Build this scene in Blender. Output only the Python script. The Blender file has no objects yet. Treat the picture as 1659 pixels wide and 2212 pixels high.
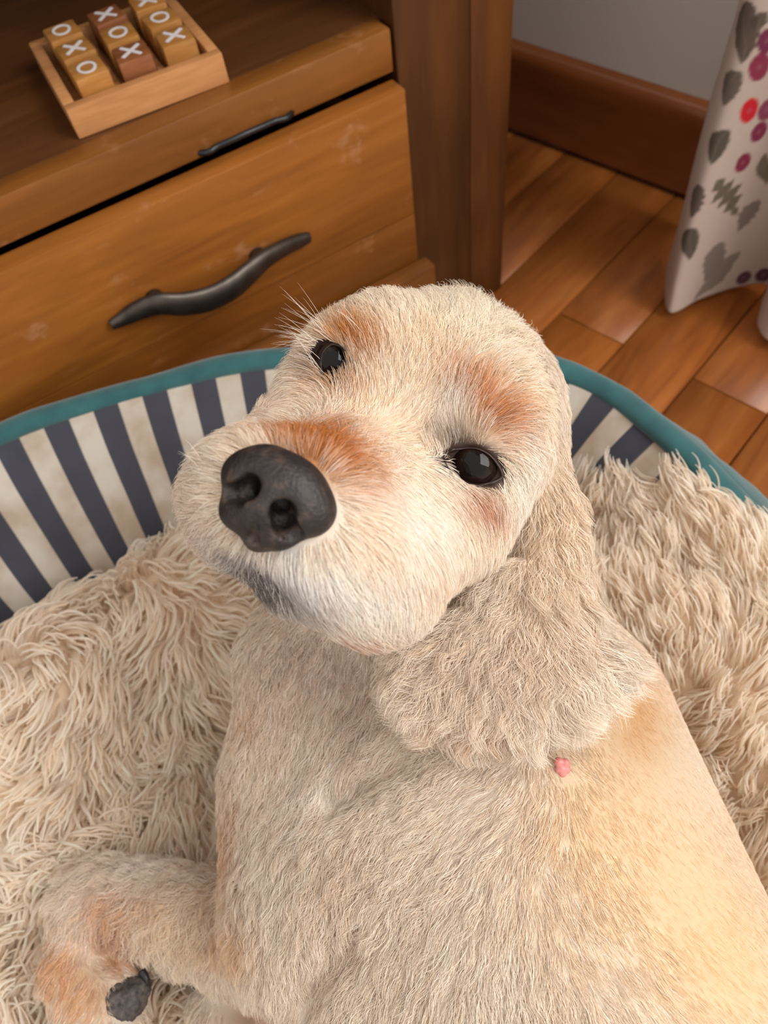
import bpy, bmesh, math, random
import numpy as np
from mathutils import Vector, Matrix
from mathutils.kdtree import KDTree
from mathutils.noise import noise as pnoise

scene = bpy.context.scene
COL = scene.collection
rng = np.random.default_rng(7)
random.seed(7)

# ------------------------------------------------------------------ camera
W_PX, H_PX = 1659, 2212
FPX = 1600.0
CU, CV = 829.5, 1106.0
CAM_H = 0.56
# rows: world X (along the cabinet front), world Y (towards the cabinet), world Z (up),
# expressed in camera axes (right, down, forward)
ROT = np.array([[0.84130383, -0.49918318, 0.20742232],
                [-0.53138717, -0.69331773, 0.48676299],
                [-0.09917433, -0.51973712, -0.8485504]])
CAM = np.array([0.0, 0.0, CAM_H])
cd = bpy.data.cameras.new('camera')
cam = bpy.data.objects.new('camera', cd)
COL.objects.link(cam)
cd.sensor_fit = 'VERTICAL'
cd.sensor_height = 36.0
cd.sensor_width = 27.0
cd.lens = FPX / H_PX * 36.0
cd.clip_start = 0.01
cd.clip_end = 60
cd.dof.use_dof = True
cd.dof.focus_distance = 0.262
cd.dof.aperture_fstop = 13.0
Rw = np.stack([ROT[:, 0], -ROT[:, 1], -ROT[:, 2]], axis=1)
M4 = Matrix.Identity(4)
for i in range(3):
    for j in range(3):
        M4[i][j] = Rw[i, j]
    M4[i][3] = CAM[i]
cam.matrix_world = M4
scene.camera = cam

# ------------------------------------------------------------------ light and exposure
scene.view_settings.view_transform = 'Standard'
scene.view_settings.look = 'None'
scene.view_settings.gamma = 1.0
scene.view_settings.use_curve_mapping = False
scene.view_settings.exposure = 0.0
world = bpy.data.worlds.new('world')
scene.world = world
world.use_nodes = True
wn = world.node_tree
wn.nodes['Background'].inputs[0].default_value = (1.0, 0.96, 0.92, 1)
wn.nodes['Background'].inputs[1].default_value = 1.22
scene.cycles.diffuse_bounces = 8
scene.cycles.transmission_bounces = 8

# room axes: RB points to the window wall on the right, RA runs along that wall
RB = np.array([0.95848, 0.28516, 0.0]); RB /= np.linalg.norm(RB)
RA = np.array([-RB[1], RB[0], 0.0])


def room(b, a, z):
    return RB * b + RA * a + np.array([0, 0, z])


ROOM_ANGLE = math.atan2(RB[1], RB[0])
ld = bpy.data.lights.new('window_daylight', 'AREA')
ld.shape = 'RECTANGLE'
ld.size = 1.5
ld.size_y = 1.3
ld.energy = 53.0
ld.color = (1.0, 0.97, 0.94)
lo = bpy.data.objects.new('window_daylight', ld)
COL.objects.link(lo)
lp = Vector(room(0.86, -0.85, 1.45))
lo.location = lp
lo.rotation_euler = (Vector(room(0.05, -0.1, 0.3)) - lp).to_track_quat('-Z', 'Y').to_euler()


# ------------------------------------------------------------------ helpers
def s2l(c):
    out = []
    for v in c[:3]:
        v = v / 255.0
        out.append(v / 12.92 if v <= 0.04045 else ((v + 0.055) / 1.055) ** 2.4)
    return tuple(out)


def lin4(c):
    return (*s2l(c), 1.0)


def cam2world(p):
    return np.asarray(p) @ ROT.T + CAM


def px_depth(u, v, d):
    return np.array([(u - CU) / FPX * d, (v - CV) / FPX * d, d])


def px_height(u, v, z):
    """camera-space point seen at (u, v) lying at world height z"""
    r = np.array([(u - CU) / FPX, (v - CV) / FPX, 1.0])
    k = (z - CAM_H) / (ROT[2] @ r)
    return r * k


def tag(o, label=None, cat=None, group=None, kind=None):
    if label:
        o['label'] = label
    if cat:
        o['category'] = cat
    if group:
        o['group'] = group
    if kind:
        o['kind'] = kind
    return o


def empty(name, loc=(0, 0, 0), rz=0.0):
    o = bpy.data.objects.new(name, None)
    o.location = loc
    o.rotation_euler = (0, 0, rz)
    o.empty_display_size = 0.02
    COL.objects.link(o)
    return o


def link(name, me, mat=None, parent=None):
    o = bpy.data.objects.new(name, me)
    COL.objects.link(o)
    if mat is not None and not me.materials:
        me.materials.append(mat)
    if parent is not None:
        o.parent = parent
    return o


def from_arrays(name, verts, faces, smooth=True):
    me = bpy.data.meshes.new(name)
    me.from_pydata([tuple(v) for v in verts], [], [tuple(f) for f in faces])
    if smooth:
        me.polygons.foreach_set('use_smooth', [True] * len(me.polygons))
    me.update()
    return me


def box_mesh(name, size, center=(0, 0, 0), bevel=0.0, seg=2):
    bm = bmesh.new()
    bmesh.ops.create_cube(bm, size=1.0)
    for v in bm.verts:
        v.co = Vector((v.co.x * size[0] + center[0], v.co.y * size[1] + center[1], v.co.z * size[2] + center[2]))
    if bevel > 0:
        bmesh.ops.bevel(bm, geom=bm.edges[:], offset=bevel, segments=seg, affect='EDGES', profile=0.6)
    me = bpy.data.meshes.new(name)
    bm.to_mesh(me)
    bm.free()
    me.polygons.foreach_set('use_smooth', [bevel > 0] * len(me.polygons))
    if bevel > 0:
        me.set_sharp_from_angle(angle=math.radians(50))
    return me


def tube_arrays(path, radii, n=10, squash=None, up=None):
    """swept tube along a polyline with per-point radius; closed ends"""
    path = np.asarray(path, float)
    m = len(path)
    t = np.gradient(path, axis=0)
    t /= np.linalg.norm(t, axis=1)[:, None]
    ref = np.array(up if up is not None else (0.0, 0.0, 1.0))
    verts, faces = [], []
    for i in range(m):
        a = np.cross(t[i], ref)
        if np.linalg.norm(a) < 1e-5:
            a = np.cross(t[i], (1.0, 0, 0))
        a /= np.linalg.norm(a)
        b = np.cross(a, t[i])
        r = radii[i] if np.ndim(radii) else radii
        ra, rb = (r, r) if np.ndim(r) == 0 else r
        for k in range(n):
            w = 2 * math.pi * k / n
            verts.append(path[i] + a * math.cos(w) * ra + b * math.sin(w) * rb)
    for i in range(m - 1):
        for k in range(n):
            k2 = (k + 1) % n
            faces.append((i * n + k, i * n + k2, (i + 1) * n + k2, (i + 1) * n + k))
    verts.append(path[0]); verts.append(path[-1])
    for k in range(n):
        k2 = (k + 1) % n
        faces.append((m * n, k2, k))
        faces.append((m * n + 1, (m - 1) * n + k, (m - 1) * n + k2))
    return verts, faces


def catmull(pts, n, closed=False):
    p = np.asarray(pts, float)
    m = len(p)
    segs = m if closed else m - 1
    out = []
    for i in range(segs):
        if closed:
            p0, p1, p2, p3 = p[(i - 1) % m], p[i], p[(i + 1) % m], p[(i + 2) % m]
        else:
            p0, p1, p2, p3 = p[max(i - 1, 0)], p[i], p[i + 1], p[min(i + 2, m - 1)]
        for k in range(n):
            t = k / n
            out.append(0.5 * ((2 * p1) + (-p0 + p2) * t + (2 * p0 - 5 * p1 + 4 * p2 - p3) * t * t
                              + (-p0 + 3 * p1 - 3 * p2 + p3) * t ** 3))
    if not closed:
        out.append(p[-1])
    return np.array(out)


# ------------------------------------------------------------------ materials
class NT:
    def __init__(self, name):
        self.m = bpy.data.materials.new(name)
        self.m.use_nodes = True
        self.t = self.m.node_tree
        self.b = self.t.nodes['Principled BSDF']
        self.out = self.t.nodes['Material Output']

    def n(self, kind, **kw):
        nd = self.t.nodes.new(kind)
        for k, v in kw.items():
            setattr(nd, k, v)
        return nd

    def l(self, a, b):
        self.t.links.new(a, b)

    def ramp(self, fac, stops, interp='LINEAR'):
        r = self.n('ShaderNodeValToRGB')
        r.color_ramp.interpolation = interp
        e = r.color_ramp.elements
        e[0].position, e[0].color = stops[0][0], stops[0][1]
        e[1].position, e[1].color = stops[-1][0], stops[-1][1]
        for p, c in stops[1:-1]:
            x = e.new(p)
            x.color = c
        self.l(fac, r.inputs[0])
        return r.outputs[0]

    def mix(self, fac, a, b, mode='MIX'):
        x = self.n('ShaderNodeMix', data_type='RGBA', blend_type=mode)
        for sock, v in ((x.inputs[0], fac), (x.inputs[6], a), (x.inputs[7], b)):
            if isinstance(v, (int, float)):
                sock.default_value = v
            elif isinstance(v, tuple):
                sock.default_value = v
            else:
                self.l(v, sock)
        return x.outputs[2]

    def bump(self, h, strength=0.2, dist=0.002):
        b = self.n('ShaderNodeBump')
        b.inputs['Strength'].default_value = strength
        b.inputs['Distance'].default_value = dist
        self.l(h, b.inputs['Height'])
        self.l(b.outputs[0], self.b.inputs['Normal'])


def flat_mat(name, c, rough=0.5, metal=0.0, spec=0.5):
    m = NT(name)
    m.b.inputs['Base Color'].default_value = lin4(c)
    m.b.inputs['Roughness'].default_value = rough
    m.b.inputs['Metallic'].default_value = metal
    m.b.inputs['Specular IOR Level'].default_value = spec
    return m.m


def wood_mat(name, dark, mid, light, axis=0, scale=9.0, rough=0.42, stretch=9.0, worn=0.0, coat=0.0, rand=0.0, blotch=0.35):
    m = NT(name)
    tc = m.n('ShaderNodeTexCoord')
    mp = m.n('ShaderNodeMapping')
    sc = [scale * stretch * 0.25] * 3
    sc[axis] = scale * 0.25
    mp.inputs['Scale'].default_value = sc
    m.l(tc.outputs['Object'], mp.inputs[0])
    vec = mp.outputs[0]
    if rand > 0:
        oi = m.n('ShaderNodeObjectInfo')
        ad = m.n('ShaderNodeVectorMath', operation='MULTIPLY_ADD')
        m.l(oi.outputs['Random'], ad.inputs[0])
        ad.inputs[1].default_value = (37, 19, 53)
        m.l(vec, ad.inputs[2])
        vec = ad.outputs[0]
    n1 = m.n('ShaderNodeTexNoise')
    n1.inputs['Scale'].default_value = 1.3
    n1.inputs['Detail'].default_value = 6
    n1.inputs['Roughness'].default_value = 0.62
    n1.inputs['Distortion'].default_value = 0.9
    m.l(vec, n1.inputs['Vector'])
    n2 = m.n('ShaderNodeTexNoise')
    n2.inputs['Scale'].default_value = 7.0
    n2.inputs['Detail'].default_value = 3
    m.l(vec, n2.inputs['Vector'])
    c = m.ramp(n1.outputs[0], [(0.25, lin4(dark)), (0.5, lin4(mid)), (0.75, lin4(light))])
    g = m.ramp(n2.outputs[0], [(0.35, (0.78, 0.74, 0.7, 1)), (0.65, (1.05, 1.05, 1.05, 1))])
    c = m.mix(0.55, c, g, 'MULTIPLY')
    # broad patches where the stain took differently
    n3 = m.n('ShaderNodeTexNoise')
    n3.inputs['Scale'].default_value = 7.0
    n3.inputs['Detail'].default_value = 2
    m.l(tc.outputs['Object'], n3.inputs['Vector'])
    bl = m.ramp(n3.outputs[0], [(0.38, (0.72, 0.72, 0.72, 1)), (0.62, (1.08, 1.08, 1.08, 1))])
    c = m.mix(blotch, c, bl, 'MULTIPLY')
    if worn > 0:
        n4 = m.n('ShaderNodeTexNoise')
        n4.inputs['Scale'].default_value = 26.0
        n4.inputs['Detail'].default_value = 5
        n4.inputs['Roughness'].default_value = 0.7
        mp4 = m.n('ShaderNodeMapping')
        mp4.inputs['Scale'].default_value = (1.0, 1.0, 1.6)
        m.l(tc.outputs['Object'], mp4.inputs[0])
        m.l(mp4.outputs[0], n4.inputs['Vector'])
        wf = m.ramp(n4.outputs[0], [(0.60, (0, 0, 0, 1)), (0.72, (worn, worn, worn, 1))])
        c = m.mix(wf, c, lin4((176, 128, 92)))
    if rand > 0:
        rr = m.n('ShaderNodeMapRange')
        m.l(oi.outputs['Random'], rr.inputs[0])
        rr.inputs[3].default_value = 1.0 - rand
        rr.inputs[4].default_value = 1.0 + rand
        hs = m.n('ShaderNodeHueSaturation')
        m.l(rr.outputs[0], hs.inputs['Value'])
        m.l(c, hs.inputs['Color'])
        c = hs.outputs[0]
    m.l(c, m.b.inputs['Base Color'])
    m.b.inputs['Roughness'].default_value = rough
    m.b.inputs['Coat Weight'].default_value = coat
    m.b.inputs['Coat Roughness'].default_value = 0.25
    m.bump(n2.outputs[0], 0.12, 0.0006)
    return m.m


CAB_D, CAB_M, CAB_L = (92, 53, 17), (126, 76, 27), (144, 92, 40)
M_CABX = wood_mat('cabinet_wood_along', CAB_D, CAB_M, CAB_L, axis=0, worn=0.45, rough=0.42)
M_CABZ = wood_mat('cabinet_wood_upright', (58, 31, 9), (80, 45, 14), (100, 58, 21), axis=2, rough=0.42, blotch=0.6)
M_CABI = wood_mat('cabinet_wood_inside', (64, 36, 14), (86, 50, 21), (104, 63, 29), axis=0, rough=0.45)
M_FLOOR = wood_mat('floor_plank_wood', (118, 62, 22), (154, 88, 36), (170, 106, 50), axis=0, scale=12, stretch=7, rough=0.34, rand=0.16, blotch=0.3)
M_BASE = wood_mat('skirting_wood', (102, 52, 24), (128, 70, 34), (140, 82, 42), axis=1, rough=0.3, scale=5)
M_TRAY = wood_mat('tray_wood', (176, 118, 70), (196, 138, 86), (208, 152, 100), axis=0, scale=20, rough=0.5)
M_BLOCK_A = wood_mat('block_wood_light', (158, 102, 46), (174, 119, 58), (190, 138, 76), axis=0, scale=40, rough=0.4, rand=0.08)
M_BLOCK_B = wood_mat('block_wood_dark', (124, 72, 40), (142, 86, 50), (158, 100, 62), axis=0, scale=40, rough=0.4, rand=0.1)
M_PAINT = flat_mat('white_paint', (214, 210, 212), 0.6)
M_BLACK = flat_mat('black_rubber', (18, 20, 24), 0.4)

m = NT('wall_paint')
m.b.inputs['Base Color'].default_value = lin4((200, 190, 180))
m.b.inputs['Roughness'].default_value = 0.9
nz = m.n('ShaderNodeTexNoise'); nz.inputs['Scale'].default_value = 160
m.bump(nz.outputs[0], 0.1, 0.001)
M_WALL = m.m

m = NT('pewter_metal')
tc = m.n('ShaderNodeTexCoord')
nz = m.n('ShaderNodeTexNoise'); nz.inputs['Scale'].default_value = 90; nz.inputs['Detail'].default_value = 4
m.l(tc.outputs['Object'], nz.inputs['Vector'])
m.l(m.ramp(nz.outputs[0], [(0.3, lin4((70, 65, 60))), (0.7, lin4((92, 85, 79)))]), m.b.inputs['Base Color'])
m.b.inputs['Metallic'].default_value = 0.9
m.b.inputs['Roughness'].default_value = 0.42
M_PEWTER = m.m


def vcol_mat(name, attr='col', rough=0.85, sheen=0.0, bump=None, spec=0.3):
    m = NT(name)
    a = m.n('ShaderNodeAttribute', attribute_name=attr)
    m.l(a.outputs['Color'], m.b.inputs['Base Color'])
    m.b.inputs['Roughness'].default_value = rough
    m.b.inputs['Sheen Weight'].default_value = sheen
    m.b.inputs['Specular IOR Level'].default_value = spec
    if bump:
        tc = m.n('ShaderNodeTexCoord')
        nz = m.n('ShaderNodeTexNoise')
        nz.inputs['Scale'].default_value = bump[0]
        nz.inputs['Detail'].default_value = 4
        m.l(tc.outputs['Object'], nz.inputs['Vector'])
        m.bump(nz.outputs[0], bump[1], bump[2])
    return m.m


def set_vcol(me, cols, name='col'):
    a = me.attributes.new(name, 'FLOAT_COLOR', 'POINT')
    c = np.ones((len(cols), 4), np.float32)
    c[:, :3] = cols
    a.data.foreach_set('color', c.ravel())


def hair_mat(name, trans=0.3, rough=0.5, spec=0.35):
    m = NT(name)
    a = m.n('ShaderNodeAttribute', attribute_name='hair_color')
    m.l(a.outputs['Color'], m.b.inputs['Base Color'])
    m.b.inputs['Roughness'].default_value = rough
    m.b.inputs['Specular IOR Level'].default_value = spec
    tr = m.n('ShaderNodeBsdfTranslucent')
    m.l(a.outputs['Color'], tr.inputs['Color'])
    mx = m.n('ShaderNodeMixShader')
    mx.inputs[0].default_value = trans
    m.l(m.b.outputs[0], mx.inputs[1])
    m.l(tr.outputs[0], mx.inputs[2])
    m.l(mx.outputs[0], m.out.inputs[0])
    return m.m


M_FUR = hair_mat('dog_hair')
M_PLUSH = hair_mat('plush_pile_fibre', trans=0.5, rough=0.75, spec=0.15)

# ------------------------------------------------------------------ room shell
floor_root = empty('floor')
tag(floor_root, kind='structure')
sub = link('subfloor', box_mesh('subfloor', (3.6, 3.6, 0.03), (0, 0, -0.028)), flat_mat('joint_dark', (48, 26, 12), 0.9), floor_root)
floor_root.rotation_euler = (0, 0, ROOM_ANGLE)
PL_W = 0.133 * CAM_H
A0 = 0.106 * CAM_H
plank_me = {}
for k in range(-14, 15):
    a_lo = A0 + k * PL_W
    joint = 0.516 + (0.0 if k % 2 == 0 else 0.31)
    js = [joint + 0.62 * j for j in range(-4, 3)]
    for b0, b1 in zip(js[:-1], js[1:]):
        b1 = min(b1, 0.757)
        if b1 - b0 < 0.02 or b1 < -1.2:
            continue
        key = round(b1 - b0, 4)
        if key not in plank_me:
            plank_me[key] = box_mesh('plank', (key - 0.0013, PL_W - 0.0013, 0.012), (0, 0, -0.006), 0.0008, 1)
        p = link('plank', plank_me[key], M_FLOOR, floor_root)
        p.location = ((b0 + b1) / 2, a_lo + PL_W / 2, rng.uniform(-0.0004, 0.0))

WIN = (-1.65, 0.05, 0.85, 2.05)     # window opening along the wall: a0, a1, z0, z1
wr = empty('wall_right'); wr.rotation_euler = (0, 0, ROOM_ANGLE); tag(wr, kind='structure')
xw, th = 0.758, 0.16
for nm, a0, a1, z0, z1 in (('wall_panel', -2.2, 1.5, 0, WIN[2]), ('wall_panel', -2.2, 1.5, WIN[3], 2.5),
                           ('wall_panel', -2.2, WIN[0], WIN[2], WIN[3]), ('wall_panel', WIN[1], 1.5, WIN[2], WIN[3])):
    link(nm, box_mesh(nm, (th, a1 - a0, z1 - z0), (xw + th / 2, (a0 + a1) / 2, (z0 + z1) / 2)), M_WALL, wr)
wb = empty('wall_back'); wb.rotation_euler = (0, 0, ROOM_ANGLE); tag(wb, kind='structure')
link('wall_panel', box_mesh('wall_panel', (3.0, 0.12, 2.5), (xw - 1.5, 1.5 + 0.06, 1.25)), M_WALL, wb)
win = empty('window_1'); win.rotation_euler = (0, 0, ROOM_ANGLE); tag(win, kind='structure')
M_UPVC = flat_mat('white_frame', (225, 224, 220), 0.4)
for a0, a1, z0, z1 in ((WIN[0], WIN[1], WIN[2], WIN[2] + 0.05), (WIN[0], WIN[1], WIN[3] - 0.05, WIN[3]),
                       (WIN[0], WIN[0] + 0.05, WIN[2] + 0.05, WIN[3] - 0.05), (WIN[1] - 0.05, WIN[1], WIN[2] + 0.05, WIN[3] - 0.05)):
    link('window_frame', box_mesh('window_frame', (0.06, a1 - a0, z1 - z0), (xw + 0.12, (a0 + a1) / 2, (z0 + z1) / 2), 0.004), M_UPVC, win)

M_GLASS = NT('window_glass')
M_GLASS.b.inputs['Transmission Weight'].default_value = 1.0
M_GLASS.b.inputs['Roughness'].default_value = 0.0
M_GLASS.b.inputs['IOR'].default_value = 1.45
link('window_pane', box_mesh('window_pane', (0.004, WIN[1] - WIN[0] - 0.1, WIN[3] - WIN[2] - 0.1), (xw + 0.13, (WIN[0] + WIN[1]) / 2, (WIN[2] + WIN[3]) / 2)), M_GLASS.m, win)

# skirting board with a rounded top edge, on the right wall
prof = [(0.742, 0.0065), (0.742, 0.088)]
for k in range(7):
    w = math.pi / 2 * k / 6
    prof.append((0.752 - 0.010 * math.cos(w), 0.090 + 0.012 * math.sin(w)))
prof += [(0.7575, 0.103), (0.7575, 0.0065)]
vs, fs = [], []
ys = (-2.2, 1.5)
for y in ys:
    for (b, z) in prof:
        vs.append((b, y, z))
n = len(prof)
for k in range(n):
    k2 = (k + 1) % n
    fs.append((k, k2, n + k2, n + k))
fs.append(tuple(range(n - 1, -1, -1))); fs.append(tuple(range(n, 2 * n)))
sk = link('baseboard_right', from_arrays('baseboard_right', vs, fs, True), M_BASE)
sk.data.set_sharp_from_angle(angle=math.radians(40))
sk.rotation_euler = (0, 0, ROOM_ANGLE)
tag(sk, kind='structure')

# ------------------------------------------------------------------ television cabinet
CF = 0.485            # front plane of the post and the shelf rail
SHELF = 0.2957
cab = empty('media_cabinet', (-0.25, 0.70, 0))
tag(cab, 'worn brown wooden cabinet with open shelf and a drawer, behind the dog bed', 'cabinet')
cab_loc = np.array([-0.25, 0.70, 0])


def cpart(name, lo, hi, mat, bevel=0.0015, parent=cab, base=cab_loc):
    lo, hi = np.array(lo), np.array(hi)
    o = link(name, box_mesh(name, tuple(hi - lo), (0, 0, 0), bevel), mat, parent)
    o.location = Vector((lo + hi) / 2 - base)
    return o


PX0, PX1 = 0.2833, 0.3895
pm = PX0 + 0.066
cpart('corner_post', (PX0, CF, 0), (pm, CF + 0.06, 0.56), M_CABZ, 0.002)
M_CABZ2 = wood_mat('cabinet_wood_post_edge', (58, 30, 9), (90, 49, 15), (112, 64, 21), axis=2, rough=0.42, blotch=0.6)
cpart('corner_post', (pm, CF, 0), (PX1, CF + 0.06, 0.56), M_CABZ2, 0.002)
cpart('corner_post', (-0.89, CF, 0), (-0.79, CF + 0.06, 0.56), M_CABZ, 0.002)
cpart('shelf_rail', (-0.787, CF, SHELF - 0.030), (0.2805, CF + 0.020, SHELF), M_CABX, 0.002)
cpart('shelf_board', (-0.787, CF + 0.0205, SHELF - 0.020), (0.300, 0.90, SHELF - 0.0006), M_CABI, 0.001)
cpart('side_panel', (0.302, CF + 0.0615, 0.02), (0.382, 0.90, 0.54), M_CABI)
cpart('side_panel', (-0.885, CF + 0.0615, 0.02), (-0.80, 0.90, 0.54), M_CABI)
cpart('back_panel', (-0.89, 0.902, 0.02), (0.385, 0.915, 0.54), M_CABI)
cpart('cabinet_top', (-0.93, CF - 0.01, 0.5605), (0.415, 0.93, 0.59), M_CABX, 0.003)
cpart('bottom_board', (-0.80, CF + 0.03, 0.06), (0.2805, 0.90, 0.078), M_CABI)
cpart('bottom_rail', (-0.787, 0.4465, 0.0), (0.2835, 0.4625, 0.1125), M_CABX, 0.002)

DF = 0.465
DZ0, DZ1 = 0.098, 0.263
drw = empty('drawer', Vector(np.array([-0.09, DF, 0.18]) - cab_loc))
drw.parent = cab
dbase = np.array([-0.09, DF, 0.18])
# the front is three glued boards of slightly different stain
zj = 0.158
M_DR1 = wood_mat('drawer_wood_upper', (118, 68, 22), (152, 92, 34), (168, 107, 45), axis=0, worn=0.6, rough=0.4, blotch=0.4)
M_DR2 = wood_mat('drawer_wood_lower', (104, 57, 15), (126, 73, 22), (140, 86, 32), axis=0, worn=0.35, rough=0.4, blotch=0.5)
cpart('front_board', (-0.46, DF, zj + 0.0002), (0.2772, DF + 0.018, DZ1), M_DR1, 0.0018, drw, dbase)
cpart('front_board', (-0.46, DF, DZ0), (0.2772, DF + 0.018, zj - 0.0002), M_DR2, 0.0012, drw, dbase)
cpart('drawer_side', (0.245, DF + 0.0185, 0.115), (0.258, 0.88, 0.235), M_CABI, 0.001, drw, dbase)
cpart('drawer_side', (-0.445, DF + 0.0185, 0.115), (-0.432, 0.88, 0.235), M_CABI, 0.001, drw, dbase)
cpart('drawer_floor', (-0.43, DF + 0.0185, 0.115), (0.244, 0.88, 0.122), M_CABI, 0.001, drw, dbase)


def on_plane_y(u, v, y):
    r = ROT @ np.array([(u - CU) / FPX, (v - CV) / FPX, 1.0])
    return r * (y / r[1]) + CAM


hp = [(240, 702, .4615), (268, 688, .4605), (298, 672, .456), (342, 657, .450), (396, 657, .445), (452, 646, .4425), (500, 622, .4430),
      (538, 590, .447), (572, 560, .452), (612, 536, .457), (645, 521, .4605), (668, 513, .4615)]
hw = [.0035, .0055, .0072, .0086, .0092, .0096, .0096, .0088, .0072, .0062, .0056, .0040]
hc = np.array([on_plane_y(*p) for p in hp])
hpath = catmull(hc, 5)
hrad = 1.1 * np.interp(np.linspace(0, 1, len(hpath)), np.linspace(0, 1, len(hw)), hw)
hd = np.interp(np.linspace(0, 1, len(hpath)), [0, .1, .3, .7, .9, 1], [.0030, .0042, .0052, .0052, .0042, .0030])
vs, fs = tube_arrays(hpath, [(d, r) for d, r in zip(hd, hrad)], 14)
vs = [np.asarray(v) - dbase for v in vs]
hnd = link('drawer_handle', from_arrays('drawer_handle', vs, fs), M_PEWTER, drw)
tag(hnd, 'wavy grey metal handle')
for i in (3.3, 8.0):
    e = hpath[int(i * 5)] - dbase
    e2 = np.array([e[0] + (-.002 if i < 5 else -.001), -0.0004, e[2] - .004])
    vs, fs = tube_arrays(np.array([e, e * .6 + e2 * .4, e * .25 + e2 * .75, e2]), np.array([.0058, .0054, .0060, .0072]), 14)
    link('handle_stud', from_arrays('handle_stud', vs, fs), M_PEWTER, drw)

cb = np.array([on_plane_y(*p) for p in ((438, 330, .4838), (470, 316, .4820), (500, 303, .4800), (530, 289, .4792), (560, 276, .4800), (592, 262, .4820), (628, 247, .4838))])
cb = np.concatenate([[cb[0] + [-.02, .03, -.002]], cb, [cb[-1] + [.02, .03, -.002]]])
cbp = catmull(cb, 6)
vs, fs = tube_arrays(cbp, 0.0021, 8)
tag(link('power_cable', from_arrays('power_cable', vs, fs), M_BLACK), 'thin black cable squeezed in the gap above the drawer', 'cable')

# ------------------------------------------------------------------ noughts and crosses game
fl_, fr_ = np.array([0.0544, 0.5094]), np.array([0.1617, 0.5017])
ex = (fr_ - fl_) / np.linalg.norm(fr_ - fl_)
ey = np.array([-ex[1], ex[0]])
TW, TD, TH = 0.1076, 0.1045, 0.0195
tray_c = fl_ + ex * TW / 2 + ey * TD / 2
tray_ang = math.atan2(ex[1], ex[0])
tray = empty('game_tray', (tray_c[0], tray_c[1], SHELF), tray_ang)
tag(tray, 'square light wooden game tray with nine tiles, on the cabinet shelf', 'tray')
wt = 0.0075


def tpart(name, lo, hi, bev=0.0012):
    lo, hi = np.array(lo), np.array(hi)
    o = link(name, box_mesh(name, tuple(hi - lo), (0, 0, 0), bev), M_TRAY, tray)
    o.location = Vector((lo + hi) / 2)
    return o


tpart('tray_base', (-TW / 2 + wt, -TD / 2 + wt, 0), (TW / 2 - wt, TD / 2 - wt, 0.005), 0.0003)
tpart('tray_side', (-TW / 2, -TD / 2, 0), (TW / 2, -TD / 2 + wt, TH))
tpart('tray_side', (-TW / 2, TD / 2 - wt, 0), (TW / 2, TD / 2, TH))
tpart('tray_side', (-TW / 2, -TD / 2 + wt, 0), (-TW / 2 + wt, TD / 2 - wt, TH))
tpart('tray_side', (TW / 2 - wt, -TD / 2 + wt, 0), (TW / 2, TD / 2 - wt, TH))
pit = (TW - 2 * wt) / 3
for sx in (-0.5, 0.5):
    tpart('tray_divider', (sx * pit - 0.0022, -TD / 2 + wt, 0.0051), (sx * pit + 0.0022, TD / 2 - wt, 0.0135), 0.0006)

BS, BH = 0.0225, 0.0235
block_me = box_mesh('game_block', (BS, BS, BH), (0, 0, BH / 2), 0.0018, 2)


def ring_mesh():
    vs, fs = [], []
    n = 28
    for z in (0, 0.0004):
        for r in (1.0, 0.70):
            for k in range(n):
                w = 2 * math.pi * k / n
                vs.append((0.0064 * r * math.cos(w), 0.0074 * r * math.sin(w) if r == 1 else 0.0074 * 0.74 * math.sin(w), z))
    for k in range(n):
        k2 = (k + 1) % n
        o0, i0, o1, i1 = 0, n, 2 * n, 3 * n
        fs += [(o1 + k, o1 + k2, i1 + k2, i1 + k), (o0 + k, o0 + k2, o1 + k2, o1 + k), (i0 + k2, i0 + k, i1 + k, i1 + k2)]
    return from_arrays('painted_ring', vs, fs, False)


def cross_mesh():
    L, w = 0.0085, 0.0012
    pts = [(-w, -L), (w, -L), (w, -w), (L, -w), (L, w), (w, w), (w, L), (-w, L), (-w, w), (-L, w), (-L, -w), (-w, -w)]
    c = math.cos(math.radians(38)), math.sin(math.radians(38))
    vs = []
    for z in (0, 0.0004):
        for x, y in pts:
            # arms crossing at a slightly narrow angle
            vs.append((x * c[0] - y * c[1], (x * c[1] + y * c[0]) * 1.1, z))
    n = len(pts)
    fs = [tuple(range(n, 2 * n))] + [(k, (k + 1) % n, n + (k + 1) % n, n + k) for k in range(n)]
    return from_arrays('painted_cross', vs, fs, False)


RING, CROSS = ring_mesh(), cross_mesh()
M_BLOCKS = {'O': M_BLOCK_A, 'X': M_BLOCK_B}
blocks = [('O', -1, -1, 0.03, 'A', 'nearest the left front corner of the tray'), ('X', 0, -1, -0.06, 'B', 'in the middle of the front row'),
          ('X', 1, -1, -0.05, 'A', 'at the right front corner of the tray'), ('X', -1, 0, 0.05, 'B', 'in the left column, middle row'),
          ('O', 0, 0, -0.02, 'A', 'at the centre of the tray'), ('O', 1, 0, 0.04, 'A', 'in the right column, middle row'),
          ('O', -1, 1, 0.04, 'A', 'at the back left corner of the tray'), ('X', 0, 1, 0.08, 'C', 'in the middle of the back row'),
          ('X', 1, 1, -0.03, 'A', 'at the back right corner of the tray')]
me_b = {'A': block_me, 'B': block_me.copy(), 'C': block_me.copy()}
for key, mm in (('A', M_BLOCK_A), ('B', M_BLOCK_A), ('C', M_BLOCK_B)):
    me_b[key].materials.append(mm)
RING.materials.append(M_PAINT); CROSS.materials.append(M_PAINT)
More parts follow.
